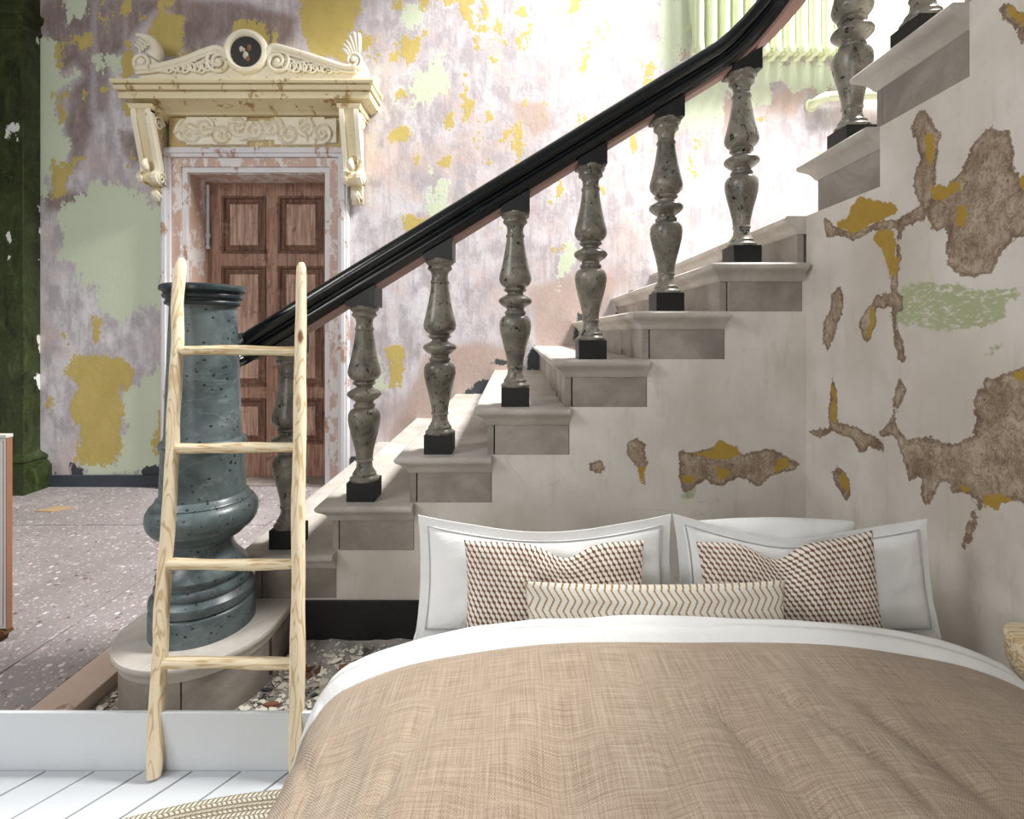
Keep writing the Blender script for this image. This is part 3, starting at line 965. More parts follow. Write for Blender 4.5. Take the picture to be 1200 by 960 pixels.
# ------------------------------------------------------------------ bedroom floor: white painted planks laid askew
fl = MB().box(-2.4, XW - 0.002, -1.3, 1.497, -0.06, -0.022).make('floor', M['gap'], base=(0, 0, -0.04))
fl['kind'] = 'structure'
sh = 0.703                     # dx per dy of the boards
x_at = -1.411                  # where a joint meets the skirting
pw = 0.1475
fx0, fx1, fy0, fy1 = -2.4, XW - 0.004, -1.3, 1.495
for k in range(-9, 34):
    a = x_at + pw * k + 0.004
    b = x_at + pw * (k + 1) - 0.004
    # parallelogram clipped to the floor rectangle
    poly = [(a + sh * (fy0 - 1.497), fy0), (b + sh * (fy0 - 1.497), fy0), (b + sh * (fy1 - 1.497), fy1), (a + sh * (fy1 - 1.497), fy1)]

    def clip(poly, f, g):
        out = []
        for i in range(len(poly)):
            p, q = poly[i], poly[(i + 1) % len(poly)]
            fp, fq = f(p), f(q)
            if fp >= 0: out.append(p)
            if (fp >= 0) != (fq >= 0):
                t = fp / (fp - fq); out.append((p[0] + t * (q[0] - p[0]), p[1] + t * (q[1] - p[1])))
        return out
    poly = clip(poly, lambda p: p[0] - fx0, None)
    poly = clip(poly, lambda p: fx1 - p[0], None) if poly else poly
    if len(poly) >= 3:
        MB().prism(poly, 'z', -0.022, 0.0 - 0.0006 * (k % 3 == 0)).make('plank', M['plank'], fl)
MB().box(-2.4, XW - 0.002, 1.497, 1.509, -0.06, 0.173, 0.001).make('baseboard_front', M['white'])['kind'] = 'structure'

# ------------------------------------------------------------------ staircase
st = empty('staircase', (0.4, DS, 0), 'grey marble staircase climbing to the right along the peeling wall, with moulded tread ends', 'staircase')
LIP = 0.055
# moulded edge: (offset out of the block face, z below tread top)
EDGE = [(0.0, -0.078), (0.006, -0.072), (0.012, -0.060), (0.022, -0.046), (0.038, -0.034), (0.050, -0.026), (0.055, -0.018), (0.055, -0.008), (0.048, -0.001), (0.040, 0.0)]
for k in range(1, 9):
    x0 = riser_x(k)
    x1 = (riser_x(k + 1) + 0.02) if k < 8 else 4.1
    yb = DW if k > 1 else DW
    z = top_z(k)
    loops = []
    for o_, dz in EDGE:
        ys = DS - o_ if k < 8 else DS - (o_ if False else 0.0)
        loops.append([(x0 - o_, ys, z + dz), (x1, ys, z + dz), (x1, yb, z + dz), (x0 - o_, yb, z + dz)])
    if k == 8:
        loops = [[(x0 - o_, DS - min(o_, 0.0) + (-0.0), z + dz), (x1, DS, z + dz), (x1, DW, z + dz), (x0 - o_, DW, z + dz)] for o_, dz in EDGE]
    tr = MB().loft(loops).make('tread', M['tread'], st, smooth=True, auto=38)
    # riser slab (its edge shows beside the end block) and end block
    MB().box(x0, x0 + 0.028, DS + 0.004, DW, z - RISE, z - 0.078, 0.001).make('riser', M['marble'], tr)
    if k < 8:
        MB().box(x0 + 0.034, x1 - 0.002, DS, DS + 0.09, z - RISE, z - 0.0785, 0.002).make('end_block', M['marble'], tr)
# small eyelets of vanished stair rods
for (px, py, kk) in ((725, 409, 6), (648, 456, 5)):
    x = riser_x(kk)
    y = 2.5 if kk == 6 else 2.42
    zc = top_z(kk - 1) + 0.022
    ring = [(x - 0.012, y + 0.011 * math.cos(a), zc + 0.011 * math.sin(a)) for a in np.linspace(0, 2 * PI, 17)]
    MB().tube(ring, 0.0035, 6).make('rod_eye', M['metal'], st)
# second flight, coming forward over the right wall
for k in range(9, 14):
    y0 = riser_y(k)
    y1 = riser_y(k + 1) - 0.02
    z = top_z(k)
    loops = []
    for o_, dz in EDGE:
        loops.append([(XW - o_, y0 + o_, z + dz), (4.1, y0 + o_, z + dz), (4.1, y1, z + dz), (XW - o_, y1, z + dz)])
    tr = MB().loft(loops).make('tread', M['tread'], st, smooth=True, auto=38)
    MB().box(XW + 0.004, 4.1, y0 - 0.028, y0, z - RISE, z - 0.078, 0.001).make('riser', M['marble'], tr)
    MB().box(XW, XW + 0.09, y1 + 0.002, y0 - 0.034, z - RISE, z - 0.0785, 0.002).make('end_block', M['marble'], tr)
# rounded lowest step carrying the newel
NX, NY = -1.233, 1.97
R = 0.272
ZS = T1 - RISE


def round_step(r, z):
    pts = []
    for a in np.linspace(-PI * 0.02, -PI * 1.18, 40):
        pts.append((NX + r * math.cos(a), NY + r * math.sin(a), z))
    return [(NX + r * 0.98, DS + 0.1, z)] + pts + [(NX - r * 0.75, DW - 1.7, z), (NX + r * 0.98, DW - 1.7, z)]


cs = MB().loft([round_step(R + o_ * 0.35, ZS + dz * 0.75) for o_, dz in EDGE]).make('rounded_step', M['tread'], st, smooth=True, auto=38)
for a0, a1 in ((-0.02, -0.40), (-0.406, -0.80), (-0.806, -1.18)):
    v = []
    n = 14
    outer = [(NX + (R - 0.004) * math.cos(PI * a), NY + (R - 0.004) * math.sin(PI * a)) for a in np.linspace(a0, a1, n)]
    inner = [(NX + (R - 0.09) * math.cos(PI * a), NY + (R - 0.09) * math.sin(PI * a)) for a in np.linspace(a1, a0, n)]
    MB().prism(outer + inner, 'z', -0.052, ZS - 0.058).make('curved_stone', M['marble'], cs, smooth=True, auto=30)
MB().box(NX + R - 0.07, NX + R - 0.01, NY + 0.02, DS, -0.052, ZS - 0.058).make('side_stone', M['marble'], cs)

# ------------------------------------------------------------------ newel
nw = empty('newel_post', (NX, NY, ZS), 'massive slate-grey turned marble newel post behind the ladder', 'newel post')
MB().lathe([(0.183, ZS), (0.183, 0.262), (0.180, 0.268), (0.172, 0.272)], NX, NY, 64).make('drum', M['slate'], nw, True, auto=40)
MB().lathe([(0.168, 0.272), (0.176, 0.276), (0.183, 0.292), (0.180, 0.310), (0.166, 0.324), (0.160, 0.328), (0.164, 0.336), (0.166, 0.350), (0.160, 0.362),
            (0.150, 0.366), (0.150, 0.378), (0.158, 0.384), (0.160, 0.396), (0.152, 0.412), (0.135, 0.432), (0.118, 0.452), (0.106, 0.476), (0.102, 0.496), (0.106, 0.510), (0.124, 0.522), (0.140, 0.530)],
           NX, NY, 64).make('base_mouldings', M['slate'], nw, True, auto=35)
MB().lathe([(0.140, 0.530), (0.150, 0.540), (0.158, 0.552), (0.174, 0.560), (0.188, 0.580), (0.195, 0.608), (0.192, 0.634), (0.180, 0.656), (0.168, 0.662), (0.168, 0.668),
            (0.164, 0.672), (0.160, 0.684), (0.152, 0.690)], NX, NY, 64).make('bulging_ring', M['slate'], nw, True, auto=35)
MB().lathe([(0.150, 0.690), (0.149, 0.705), (0.143, 0.860), (0.146, 0.872), (0.151, 0.880), (0.152, 0.892), (0.147, 0.902), (0.137, 0.908), (0.133, 0.93), (0.126, 1.15), (0.116, 1.40), (0.115, 1.424), (0.120, 1.430)],
           NX, NY, 64).make('shaft', M['slate'], nw, True, auto=35)
MB().lathe([(0.120, 1.430), (0.130, 1.433), (0.132, 1.442), (0.127, 1.449), (0.128, 1.455), (0.137, 1.460), (0.139, 1.470), (0.134, 1.478), (0.138, 1.483), (0.148, 1.487), (0.1495, 1.496), (0.147, 1.506), (0.140, 1.511)],
           NX, NY, 64).make('cap', M['newel_cap'], nw, True, auto=35)

# ------------------------------------------------------------------ balustrade
bal = empty('balustrade', (0.0, DS + 0.064, T1), 'black moulded stone handrail on turned grey stone balusters along the staircase', 'balustrade')
PXF = 0.001067
prof_c = [(830, 60), (822, 60), (818, 54), (812, 48), (803, 48), (798, 43), (792, 40), (782, 34), (765, 31.5), (757, 32), (754, 36), (749, 36), (746, 33.5), (720, 36), (680, 45), (640, 56), (610, 63), (585, 66.5), (565, 65),
          (552, 59), (545, 50), (541, 40), (537, 43), (531, 45), (526, 43), (522, 37), (514, 37), (508, 46), (500, 58), (490, 68), (482, 70), (474, 66), (466, 52), (460, 40), (456, 33), (450, 33), (446, 42), (440, 48), (435, 46),
          (431, 40), (427, 46), (421, 56), (408, 65), (395, 68), (380, 66), (350, 58), (300, 47), (260, 40), (228, 36), (224, 39), (218, 39.5), (213, 36), (205, 34), (192, 34), (180, 37), (172, 44), (167, 51), (160, 51), (156, 47), (150, 49), (146, 56), (138, 60), (128, 61)]
BLOCK = 0.061
BH = 0.083
SH = (830 - 128) * PXF + 0.022


def shaft_profile(z0):
    return [(r * PXF, z0 + (830 - y) / (830 - 128) * SH) for y, r in prof_c]


def slope_block(mb, cx, cy, z0, zl, zr, axis='x'):
    """dark block above the capital, top cut to the slope of the rail"""
    b = BLOCK + 0.002
    if axis == 'x':
        v = [(cx - b, cy - b, z0), (cx + b, cy - b, z0), (cx + b, cy + b, z0), (cx - b, cy + b, z0), (cx - b, cy - b, zl), (cx + b, cy - b, zr), (cx + b, cy + b, zr), (cx - b, cy + b, zl)]
    else:      # rail rises towards -y
        v = [(cx - b, cy - b, z0), (cx + b, cy - b, z0), (cx + b, cy + b, z0), (cx - b, cy + b, z0), (cx - b, cy - b, zr), (cx + b, cy - b, zr), (cx + b, cy + b, zl), (cx - b, cy + b, zl)]
    return mb.add(v, [(0, 3, 2, 1), (4, 5, 6, 7), (0, 1, 5, 4), (1, 2, 6, 5), (2, 3, 7, 6), (3, 0, 4, 7)])


SL = RISE / GO
first = None
BY = DS + 0.064
spots = [(riser_x(k) + 0.122, BY, top_z(k), 'x') for k in range(1, 8)] + [(XW + 0.064, riser_y(k) - 0.122, top_z(k), 'y') for k in (9, 10, 11)]
for (bx, by, bz, ax) in spots:
    zc = bz + BH + SH
    if first is None or ax == 'y' and first[3] != 'y':
        if first is None:
            sh_me = None
        o = MB().lathe(shaft_profile(bz + BH), bx, by, 32).make('baluster', M['baluster'], bal, True, auto=40)
        p = MB().box(bx - BLOCK, bx + BLOCK, by - BLOCK, by + BLOCK, bz, bz + BH, 0.002).make('plinth_block', M['black'], o)
        q = slope_block(MB(), bx, by, zc - 0.004, zc + 0.016, zc + 0.016 + 2 * BLOCK * SL, ax).make('top_block', M['black'], o)
        first = (o, p, q, ax, bx, by, bz)
    else:
        d = Vector((bx - first[4], by - first[5], bz - first[6]))
        o = copy_of(first[0], bal); o.location = d
        p = copy_of(first[1], o); p.location = (0, 0, 0)
        q = copy_of(first[2], o); q.location = (0, 0, 0)

# handrail: rises with the flight, wreathes round the corner and goes on over the right wall
ZR0 = T1 + BH + SH + 0.016 + BLOCK * SL            # underside over the first baluster
bx0 = riser_x(1) + 0.122


def rail_z(x): return ZR0 + (x - bx0) * SL


path = []
for t in np.linspace(0, 1, 6):                       # lower end turns into the back of the newel
    a = t * PI / 2
    path.append((NX + 0.10 - 0.10 * math.cos(a) + 0.0, NY + 0.10 + (BY - NY - 0.10) * math.sin(a), rail_z(NX + 0.02 + 0.08 * t)))
xe = 0.93
for x in np.linspace(NX + 0.14, xe, 24):
    path.append((x, BY, rail_z(x)))
RC = XW + 0.064 - xe
zc0 = rail_z(xe)
y_end = BY - RC
z_end = (top_z(9) + BH + SH + 0.016 + BLOCK * SL) + (riser_y(9) - 0.122 - y_end) * SL
arc = RC * PI / 2
for t in np.linspace(0, 1, 25)[1:]:
    a = t * PI / 2
    m_ = SL * arc
    h00 = 2 * t ** 3 - 3 * t ** 2 + 1; h10 = t ** 3 - 2 * t ** 2 + t; h01 = -2 * t ** 3 + 3 * t ** 2; h11 = t ** 3 - t ** 2
    path.append((xe + RC * math.sin(a), BY - RC * (1 - math.cos(a)), h00 * zc0 + h10 * m_ + h01 * z_end + h11 * m_))
for y in np.linspace(y_end - 0.1, 0.9, 8):
    path.append((XW + 0.064, y, z_end + (y_end - y) * SL))
# profile (side, up) measured square to the run; bottom = 0
rp = [(-0.050, 0.0), (0.050, 0.0), (0.054, 0.008), (0.060, 0.016), (0.068, 0.026), (0.068, 0.036), (0.060, 0.044), (0.053, 0.050), (0.053, 0.058), (0.062, 0.064), (0.074, 0.074), (0.078, 0.088), (0.074, 0.104), (0.062, 0.118), (0.040, 0.128), (0.0, 0.132)]
rp = rp + [(-a, b) for a, b in reversed(rp[2:-1])]
MB().sweep(path, rp).make('handrail', M['rail'], bal, True, auto=50)
ur = [(-0.045, -0.012), (0.045, -0.012), (0.048, 0.001), (-0.048, 0.001)]
MB().sweep(path[6:], ur).make('rail_underside', M['rail_under'], bal)['label'] = 'reddish-brown fillet under the handrail'

# ------------------------------------------------------------------ door
dr = empty('door_1', (-2.2, DW, 0), kind='structure')
RV = DW + 0.245          # recessed leaf plane
# lining of the recess
MB().box(DX0 + 0.002, DX0 + 0.012, DW - 0.004, RV + 0.06, 0.0, DZ - 0.002).box(DX1 - 0.012, DX1 - 0.002, DW - 0.004, RV + 0.06, 0.0, DZ - 0.002).box(DX0 + 0.012, DX1 - 0.012, DW - 0.004, RV + 0.06, DZ - 0.012, DZ - 0.002).make('door_lining', M['casing_bare'], dr)


def frame_strip(w0, w1, y0, y1, top):
    """three-sided architrave strip between offsets w0..w1 outside the opening"""
    m = MB()
    for s, x in ((-1, DX0), (1, DX1)):
        a, b = x + s * w0, x + s * w1
        m.box(min(a, b), max(a, b), y0, y1, 0.0, DZ + w0 + 0.0, 0.002)
    m.box(DX0 - w1, DX1 + w1, y0, y1, DZ + w0, DZ + w1, 0.002)
    return m


frame_strip(-0.004, 0.040, DW - 0.030, DW + 0.002, 0).make('inner_bead', M['casing'], dr)
frame_strip(0.041, 0.118, DW - 0.042, DW, 0).make('architrave_band', M['casing_bare'], dr)['label'] = 'architrave band worn to pinkish bare timber'
frame_strip(0.119, 0.200, DW - 0.066, DW, 0).make('architrave_edge', M['casing'], dr)
frame_strip(0.150, 0.180, DW - 0.080, DW - 0.066, 0).make('architrave_bead', M['casing'], dr)
leaf = MB()
leaf.box(DX0 + 0.012, DX1 - 0.004, RV + 0.02, RV + 0.05, 0.012, DZ - 0.004)
lf = leaf.make('door_leaf', M['door_dark'], dr)


def L(px, py):
    x, y, z = px_at(px, py, RV)
    return x, z


zs = [L(0, y)[1] for y in (230, 297, 312, 453, 467, 520)]
cols = [(L(260, 0)[0], L(312, 0)[0]), (L(326, 0)[0], L(379, 0)[0])]
xl, xr = DX0 + 0.012, DX1 - 0.004
# stiles and rails
for a, b in ((xl, cols[0][0]), (cols[0][1], cols[1][0]), (cols[1][1], xr)):
    MB().box(a, b, RV - 0.004, RV + 0.02, 0.012, DZ - 0.004, 0.002).make('stile', M['door'], lf)
for a, b in ((0.012, zs[5]), (zs[4], zs[3]), (zs[2], zs[1]), (zs[0], DZ - 0.004)):
    for c in cols:
        MB().box(c[0], c[1], RV - 0.004, RV + 0.02, a, b, 0.002).make('rail', M['door'], lf)
for zt, zb in ((zs[0], zs[1]), (zs[2], zs[3]), (zs[4], zs[5])):
    for c in cols:
        w = 0.045
        m = MB()
        def rect(x0, x1, z0, z1, y): return [(x0, y, z0), (x1, y, z0), (x1, y, z1), (x0, y, z1)]
        m.loft([rect(c[0], c[1], zb, zt, RV - 0.012), rect(c[0] + 0.018, c[1] - 0.018, zb + 0.018, zt - 0.018, RV - 0.010), rect(c[0] + 0.03, c[1] - 0.03, zb + 0.03, zt - 0.03, RV + 0.010),
                rect(c[0] + w, c[1] - w, zb + w, zt - w, RV + 0.010), rect(c[0] + w + 0.03, c[1] - w - 0.03, zb + w + 0.03, zt - w - 0.03, RV + 0.0)], cap=False)
        m.make('panel_moulding', M['door_dark'], lf)
        MB().box(c[0] + w + 0.03, c[1] - w - 0.03, RV - 0.001, RV + 0.01, zb + w + 0.03, zt - w - 0.03).make('panel', M['door_panel'], lf)
x, z0 = L(240, 290); _, z1 = L(240, 218)
xh = DX0 + 0.03
MB().tube([(xh, RV - 0.03, z0), (xh, RV - 0.03, z1)], 0.014, 10).lathe([(0.022, z0 + 0.08), (0.022, z0 + 0.12)], xh, RV - 0.03, 12).lathe([(0.02, z0 - 0.02), (0.02, z0 + 0.01)], xh, RV - 0.03, 12).make('door_bolt', M['casing'], dr)['label'] = 'white painted bolt rod at the hinge side'

MB().box(DX0 + 0.013, DX1 - 0.013, DW - 0.002, RV + 0.06, -0.052, 0.010, 0.002).make('threshold', M['marble'], dr)

# ------------------------------------------------------------------ carved overdoor
od = empty('overdoor', (-2.2, DW, 2.9), 'carved cream overdoor with cornice, scroll pediment and brackets above the brown door', 'overdoor')
YC = DW - 0.30           # front of the cornice
# cornice: profile in (y, z), returned at both ends
cp = [(0.0, 3.155), (0.10, 3.16), (0.13, 3.185), (0.20, 3.20), (0.225, 3.215), (0.262, 3.222), (0.264, 3.272), (0.246, 3.274), (0.246, 3.284), (0.282, 3.286), (0.286, 3.302), (0.292, 3.316), (0.274, 3.318), (0.274, 3.327), (0.300, 3.329), (0.308, 3.345), (0.306, 3.360), (0.29, 3.368)]
x0, x1 = -2.975, -1.39
loops = [[(x0 - p * 0.86, DW - p, z), (x1 + p * 0.86, DW - p, z), (x1 + p * 0.86, DW + 0.01, z), (x0 - p * 0.86, DW + 0.01, z)] for p, z in cp]
MB().loft(loops).make('cornice', M['cream'], od, True, auto=28)
# frieze board and carved panel
MB().box(-2.93, -1.42, DW - 0.06, DW + 0.005, 2.90, 3.155, 0.004).make('frieze_board', M['frieze'], od)


def P(px, py, y): return px_at(px, py, y)


fy = DW - 0.06
fx0, fz1 = P(206, 138, fy)[0], P(0, 138, fy)[2]
fx1, fz0 = P(396, 171, fy)[0], P(0, 171, fy)[2]
# carved relief as a displaced grid
nu, nv = 210, 44
U = np.linspace(0, 1, nu); V = np.linspace(0, 1, nv)
Wd, Hd = fx1 - fx0, fz1 - fz0
gx, gz = np.meshgrid(U * Wd, V * Hd)
hh = np.zeros_like(gx)


def spiral(cx, cz, rad, sgn, turns=1.6, ph=0.0):
    dx, dz = (gx - cx) * sgn, gz - cz
    r = np.hypot(dx, dz); a = np.arctan2(dz, dx)
    t = (r / rad * turns - (a + ph) / (2 * PI)) % 1.0
    ridge = np.clip(1 - np.abs(t - 0.5) * 3.0, 0, 1)
    return ridge * (r < rad)


for i in range(9):
    cx = Wd * (0.09 + 0.82 * i / 8)
    sg = 1 if i < 4 else -1
    hh = np.maximum(hh, spiral(cx, Hd * (0.5 + (0.12 if i % 2 else -0.12)), Hd * 0.36, sg, 1.7, i * 1.3))
rr = np.hypot(gx - Wd / 2, gz - Hd / 2)
hh = np.where(rr < Hd * 0.40, np.clip(np.cos(rr / Hd * 26) * 0.6 + 0.5, 0, 1), hh)
for i in range(34):
    a = Wd * random.random(); b = Hd * (0.12 + 0.76 * random.random()); an = random.random() * PI
    dx, dz = gx - a, gz - b
    u_ = dx * math.cos(an) + dz * math.sin(an); w_ = -dx * math.sin(an) + dz * math.cos(an)
    lf_ = np.clip(1 - (u_ / (Hd * 0.17)) ** 2 - (w_ / (Hd * 0.055)) ** 2, 0, 1)
    hh = np.maximum(hh, np.sqrt(lf_) * 0.9)
# stepped outline: ends rounded, middle notched below, notched above
edge = np.minimum(np.minimum(gx, Wd - gx), np.minimum(gz, Hd - gz))
endr = np.minimum(np.hypot(np.maximum(Hd * 0.42 - gx, 0), gz - Hd * 0.5), 9) < Hd * 0.42
ends = (gx > Hd * 0.42) & (gx < Wd - Hd * 0.42) | endr | ((gx > Wd / 2) & (np.hypot(np.maximum(gx - (Wd - Hd * 0.42), 0), gz - Hd * 0.5) < Hd * 0.42))
notch = (np.abs(gx - Wd * 0.53) < Wd * 0.085) & ((gz < Hd * 0.17) | (gz > Hd * 0.86))
inside = ends & ~notch & (edge > 0.004)
y = np.where(inside, fy - 0.026 - hh * 0.032, fy - 0.002)
vv = [(fx0 + a, c, fz0 + b) for a, c, b in zip(gx.ravel(), y.ravel(), gz.ravel())]
ff = [(j * nu + i, j * nu + i + 1, (j + 1) * nu + i + 1, (j + 1) * nu + i) for j in range(nv - 1) for i in range(nu - 1) if inside[j:j + 2, i:i + 2].any()]
obj('carved_panel', vv, ff, M['cream_light'], od, smooth=True, auto=50)


# brackets
def bracket(xc):
    w = 0.078
    prof = [(0.015, 3.155), (0.245, 3.155), (0.252, 3.12), (0.244, 3.06), (0.222, 2.98), (0.196, 2.88), (0.168, 2.78), (0.146, 2.70), (0.150, 2.67), (0.172, 2.655), (0.190, 2.63), (0.190, 2.598), (0.172, 2.572), (0.140, 2.560), (0.104, 2.566), (0.080, 2.560),
            (0.066, 2.50), (0.040, 2.43), (0.015, 2.42)]
    poly = [(DW - p, z) for p, z in prof]
    br = MB().prism(poly, 'x', xc - w * 0.60, xc + w * 0.60).make('bracket', M['cream'], od, True, auto=30)
    # cap block
    MB().loft([[(xc - w - o_, DW - 0.255 - o_, z), (xc + w + o_, DW - 0.255 - o_, z), (xc + w + o_, DW, z), (xc - w - o_, DW, z)] for o_, z in ((0.0, 3.118), (0.0, 3.135), (0.012, 3.142), (0.018, 3.165), (0.02, 3.175))]).make('bracket_cap', M['cream'], br)
    # raised side ribs follow the scroll
    ribp = [(p + 0.016, z) for p, z in prof[1:15]]
    for s in (-1, 1):
        xr0, xr1 = sorted((xc + s * w * 0.52, xc + s * w))
        rib = [(DW - p, z) for p, z in ribp] + [(DW - max(p - 0.06, 0.01), z) for p, z in reversed(ribp)]
        MB().prism(rib, 'x', xr0, xr1).make('bracket_rib', M['cream_light'], br, True, auto=30)
        # side volutes
        for (cy, cz, rad) in ((0.165, 3.055, 0.062), (0.135, 2.612, 0.050)):
            pts = []
            for t in np.linspace(0, 1, 26):
                a = t * 2 * PI * 1.6
                r_ = rad * (1 - 0.85 * t)
                pts.append((xc + s * (w + 0.002), DW - cy + r_ * math.cos(a), cz + r_ * math.sin(a)))
            MB().tube(pts, 0.010, 6).make('volute', M['cream_light'], br, True)
    # central leaf and drop
    for k in range(5):
        a = (k - 2) * 0.42
        pts = [(xc + 0.060 * math.sin(a) * t, DW - 0.085 + 0.04 * t - 0.03 * math.sin(PI * t), 2.53 - 0.115 * t * math.cos(a)) for t in np.linspace(0, 1, 6)]
        MB().tube(pts, [0.010, 0.016, 0.018, 0.016, 0.011, 0.004], 7).make('leaf', M['cream_light'], br, True)
    pts = [(xc, DW - (0.19 + 0.03 * math.sin(PI * t)), 2.66 + 0.10 * t) for t in np.linspace(0, 1, 6)]
    MB().tube(pts, [0.020, 0.028, 0.030, 0.026, 0.018, 0.006], 8).make('leaf', M['cream_light'], br, True)


bracket(-3.02)
bracket(-1.335)

# pediment
yp = DW - 0.215
ped = empty('pediment', (-2.2, DW, 2.9)); ped.parent = od; ped.location = (0, 0, 0); ORI[ped.name] = ORI[od.name]


def Q(px, py): return P(px, py, yp)


zb = 3.36
out = [(-3.02, zb)] + [(Q(a, b)[0], Q(a, b)[2]) for a, b in ((158, 84), (157, 72), (163, 64), (174, 66), (184, 73), (198, 74), (215, 69), (235, 61), (250, 55), (262, 55), (266, 62), (290, 66), (314, 62), (318, 55), (330, 54), (345, 60), (365, 67), (385, 74), (400, 78), (408, 68), (418, 62), (424, 68), (423, 80))] + [(-1.30, zb)]
MB().prism(out, 'y', yp, DW + 0.004).make('pediment_plate', M['cream_light'], ped)


def line(pxs, off=0.0):
    return [(Q(a, b)[0], yp - off, Q(a, b)[2]) for a, b in pxs]


def smooth_line(pts, n=8):
    out = []
    P_ = [Vector(p) for p in pts]
    for i in range(len(P_) - 1):
        p0 = P_[max(i - 1, 0)]; p1 = P_[i]; p2 = P_[i + 1]; p3 = P_[min(i + 2, len(P_) - 1)]
        for k in range(n):
            t = k / n
            out.append(0.5 * ((2 * p1) + (-p0 + p2) * t + (2 * p0 - 5 * p1 + 4 * p2 - p3) * t * t + (-p0 + 3 * p1 - 3 * p2 + p3) * t ** 3))
    out.append(P_[-1])
    return out


def volute(cx, cz, rad, start, sgn, turns=1.9, r=0.016):
    pts = []
    for t in np.linspace(0, 1, 44):
        a = start + sgn * t * 2 * PI * turns
        rr_ = rad * (1 - 0.88 * t)
        pts.append((cx + rr_ * math.cos(a), yp - 0.012, cz + rr_ * math.sin(a)))
    return pts


for name, pxs in (('raking_moulding', [(161, 82), (180, 80), (200, 76), (220, 70), (240, 62), (256, 58), (268, 64)]), ('raking_moulding', [(313, 64), (322, 56), (340, 60), (360, 66), (385, 74), (405, 80), (418, 80)])):
    MB().tube(smooth_line(line(pxs, 0.01)), 0.028, 8).make(name, M['cream_light'], ped, True)
    MB().tube(smooth_line(line([(a, b + 5) for a, b in pxs], 0.014)), 0.012, 8).make('raking_bead', M['cream_light'], ped, True)
for (cxp, czp, rad, sa, sg) in ((257, 73, 0.105, PI / 2, 1), (326, 73, 0.105, PI / 2, -1), (168, 74, 0.075, -PI / 2, -1), (415, 72, 0.07, -PI / 2, 1)):
    c = Q(cxp, czp)
    MB().tube(volute(c[0], c[2], rad, sa, sg), 0.016, 7).make('volute', M['cream_light'], ped, True)
    m = MB().lathe([(0.028, 0.0), (0.026, 0.014), (0.018, 0.024), (0.0001, 0.027)], 0, 0, 12)
    m.v = [(c[0] + p, yp - 0.006 - r_, c[2] + q) for p, q, r_ in m.v]
    m.make('rosette', M['cream_light'], ped, True, auto=40)
# foliage between the rake and the base
for side, (xa, xb) in (('l', (190, 246)), ('r', (338, 396))):
    m = MB()
    for k in range(13):
        t = k / 12
        px = xa + (xb - xa) * t
        hgt = 4 + 11 * (t if side == 'l' else 1 - t)
        c = Q(px, 85 - hgt * 0.5)
        rad = hgt * 0.0036 + 0.012
        pts = [(c[0] + rad * (1 - 0.75 * s) * math.cos(k * 1.7 + s * 7), yp - 0.012, c[2] + rad * (1 - 0.75 * s) * math.sin(k * 1.7 + s * 7)) for s in np.linspace(0, 1, 12)]
        m.tube(pts, 0.010, 6)
    o = m.make('carved_foliage', M['cream_light'], ped, True); o['kind'] = 'stuff'
# end ornaments: left a curled horn, right a fan of leaves
horn = smooth_line(line([(180, 68), (184, 60), (180, 50), (172, 44), (160, 41)], 0.0), 6)
MB().tube(horn, [0.055 * (1 - 0.85 * i / (len(horn) - 1)) + 0.006 for i in range(len(horn))], 8).make('curled_leaf', M['cream_light'], ped, True)
for k in range(4):
    pts = smooth_line(line([(166 + k * 3, 64 - k * 3), (165 + k * 3, 58 - k * 3), (160 + k * 2, 53 - k * 3)], 0.01), 4)
    MB().tube(pts, 0.012, 6).make('leaf', M['cream_light'], ped, True)
for k in range(6):
    bxp, byp = 408 + k * 2.0, 64 - k * 1.5
    tip = ((401 + k * 1.5, 58 - k * 1.0), (403, 53), (406, 48), (410, 43), (415, 39), (421, 40))[k]
    pts = smooth_line(line([(bxp + 3, byp + 6), ((bxp + tip[0]) / 2 + 2, (byp + tip[1]) / 2 + 1), tip], 0.008), 4)
    MB().tube(pts, [0.012 + 0.008 * math.sin(PI * i / (len(pts) - 1)) for i in range(len(pts))], 7).make('leaf', M['cream_light'], ped, True)
# medallion
mc = Q(289.5, 62)
rot = Matrix.Rotation(PI / 2, 4, 'X')


def ring_y(name, prof, mat, n=48):
    m = MB().lathe([(r, h) for r, h in prof], 0, 0, n, cap=True)
    m.v = [(mc[0] + a, yp - c, mc[2] + b) for a, b, c in m.v]
    return m.make(name, mat, ped, True, auto=40)


ring_y('medallion_disc', [(0.165, -0.2), (0.165, 0.01), (0.10, 0.012)], M['cream_light'])
ring_y('medallion_ring', [(0.128, 0.008), (0.132, 0.03), (0.150, 0.045), (0.172, 0.040), (0.182, 0.020), (0.182, 0.0)], M['cream_light'])
hole = ring_y('broken_disc', [(0.128, 0.008), (0.126, 0.015), (0.0001, 0.020)], M['hole'])
hole['label'] = 'dark broken disc in the medallion'
for (dx, dz, r_, mt) in ((-0.035, 0.02, 0.018, 'mortar'), (0.03, 0.03, 0.022, 'brick'), (0.0, -0.03, 0.024, 'mortar'), (0.02, -0.06, 0.018, 'brick'), (-0.012, 0.012, 0.012, 'mortar')):
    m = MB().lathe([(0.0001, 0.016), (r_, 0.02), (r_ * 0.7, 0.030), (0.0001, 0.034)], 0, 0, 9)
    m.v = [(mc[0] + dx + a, yp - c, mc[2] + dz + b * 1.4) for a, b, c in m.v]
    m.make('fragment', M[mt], ped)

# ------------------------------------------------------------------ marble pilaster at the left
pil = empty('pilaster', (-4.4, DW - 0.08, 0), 'dark green marble pilaster with white chips at the left edge', 'pilaster')
PX = -4.08
MB().box(-4.9, PX, DW - 0.15, DW, 0.30, 3.86, 0.004).make('shaft', M['green_marble'], pil)


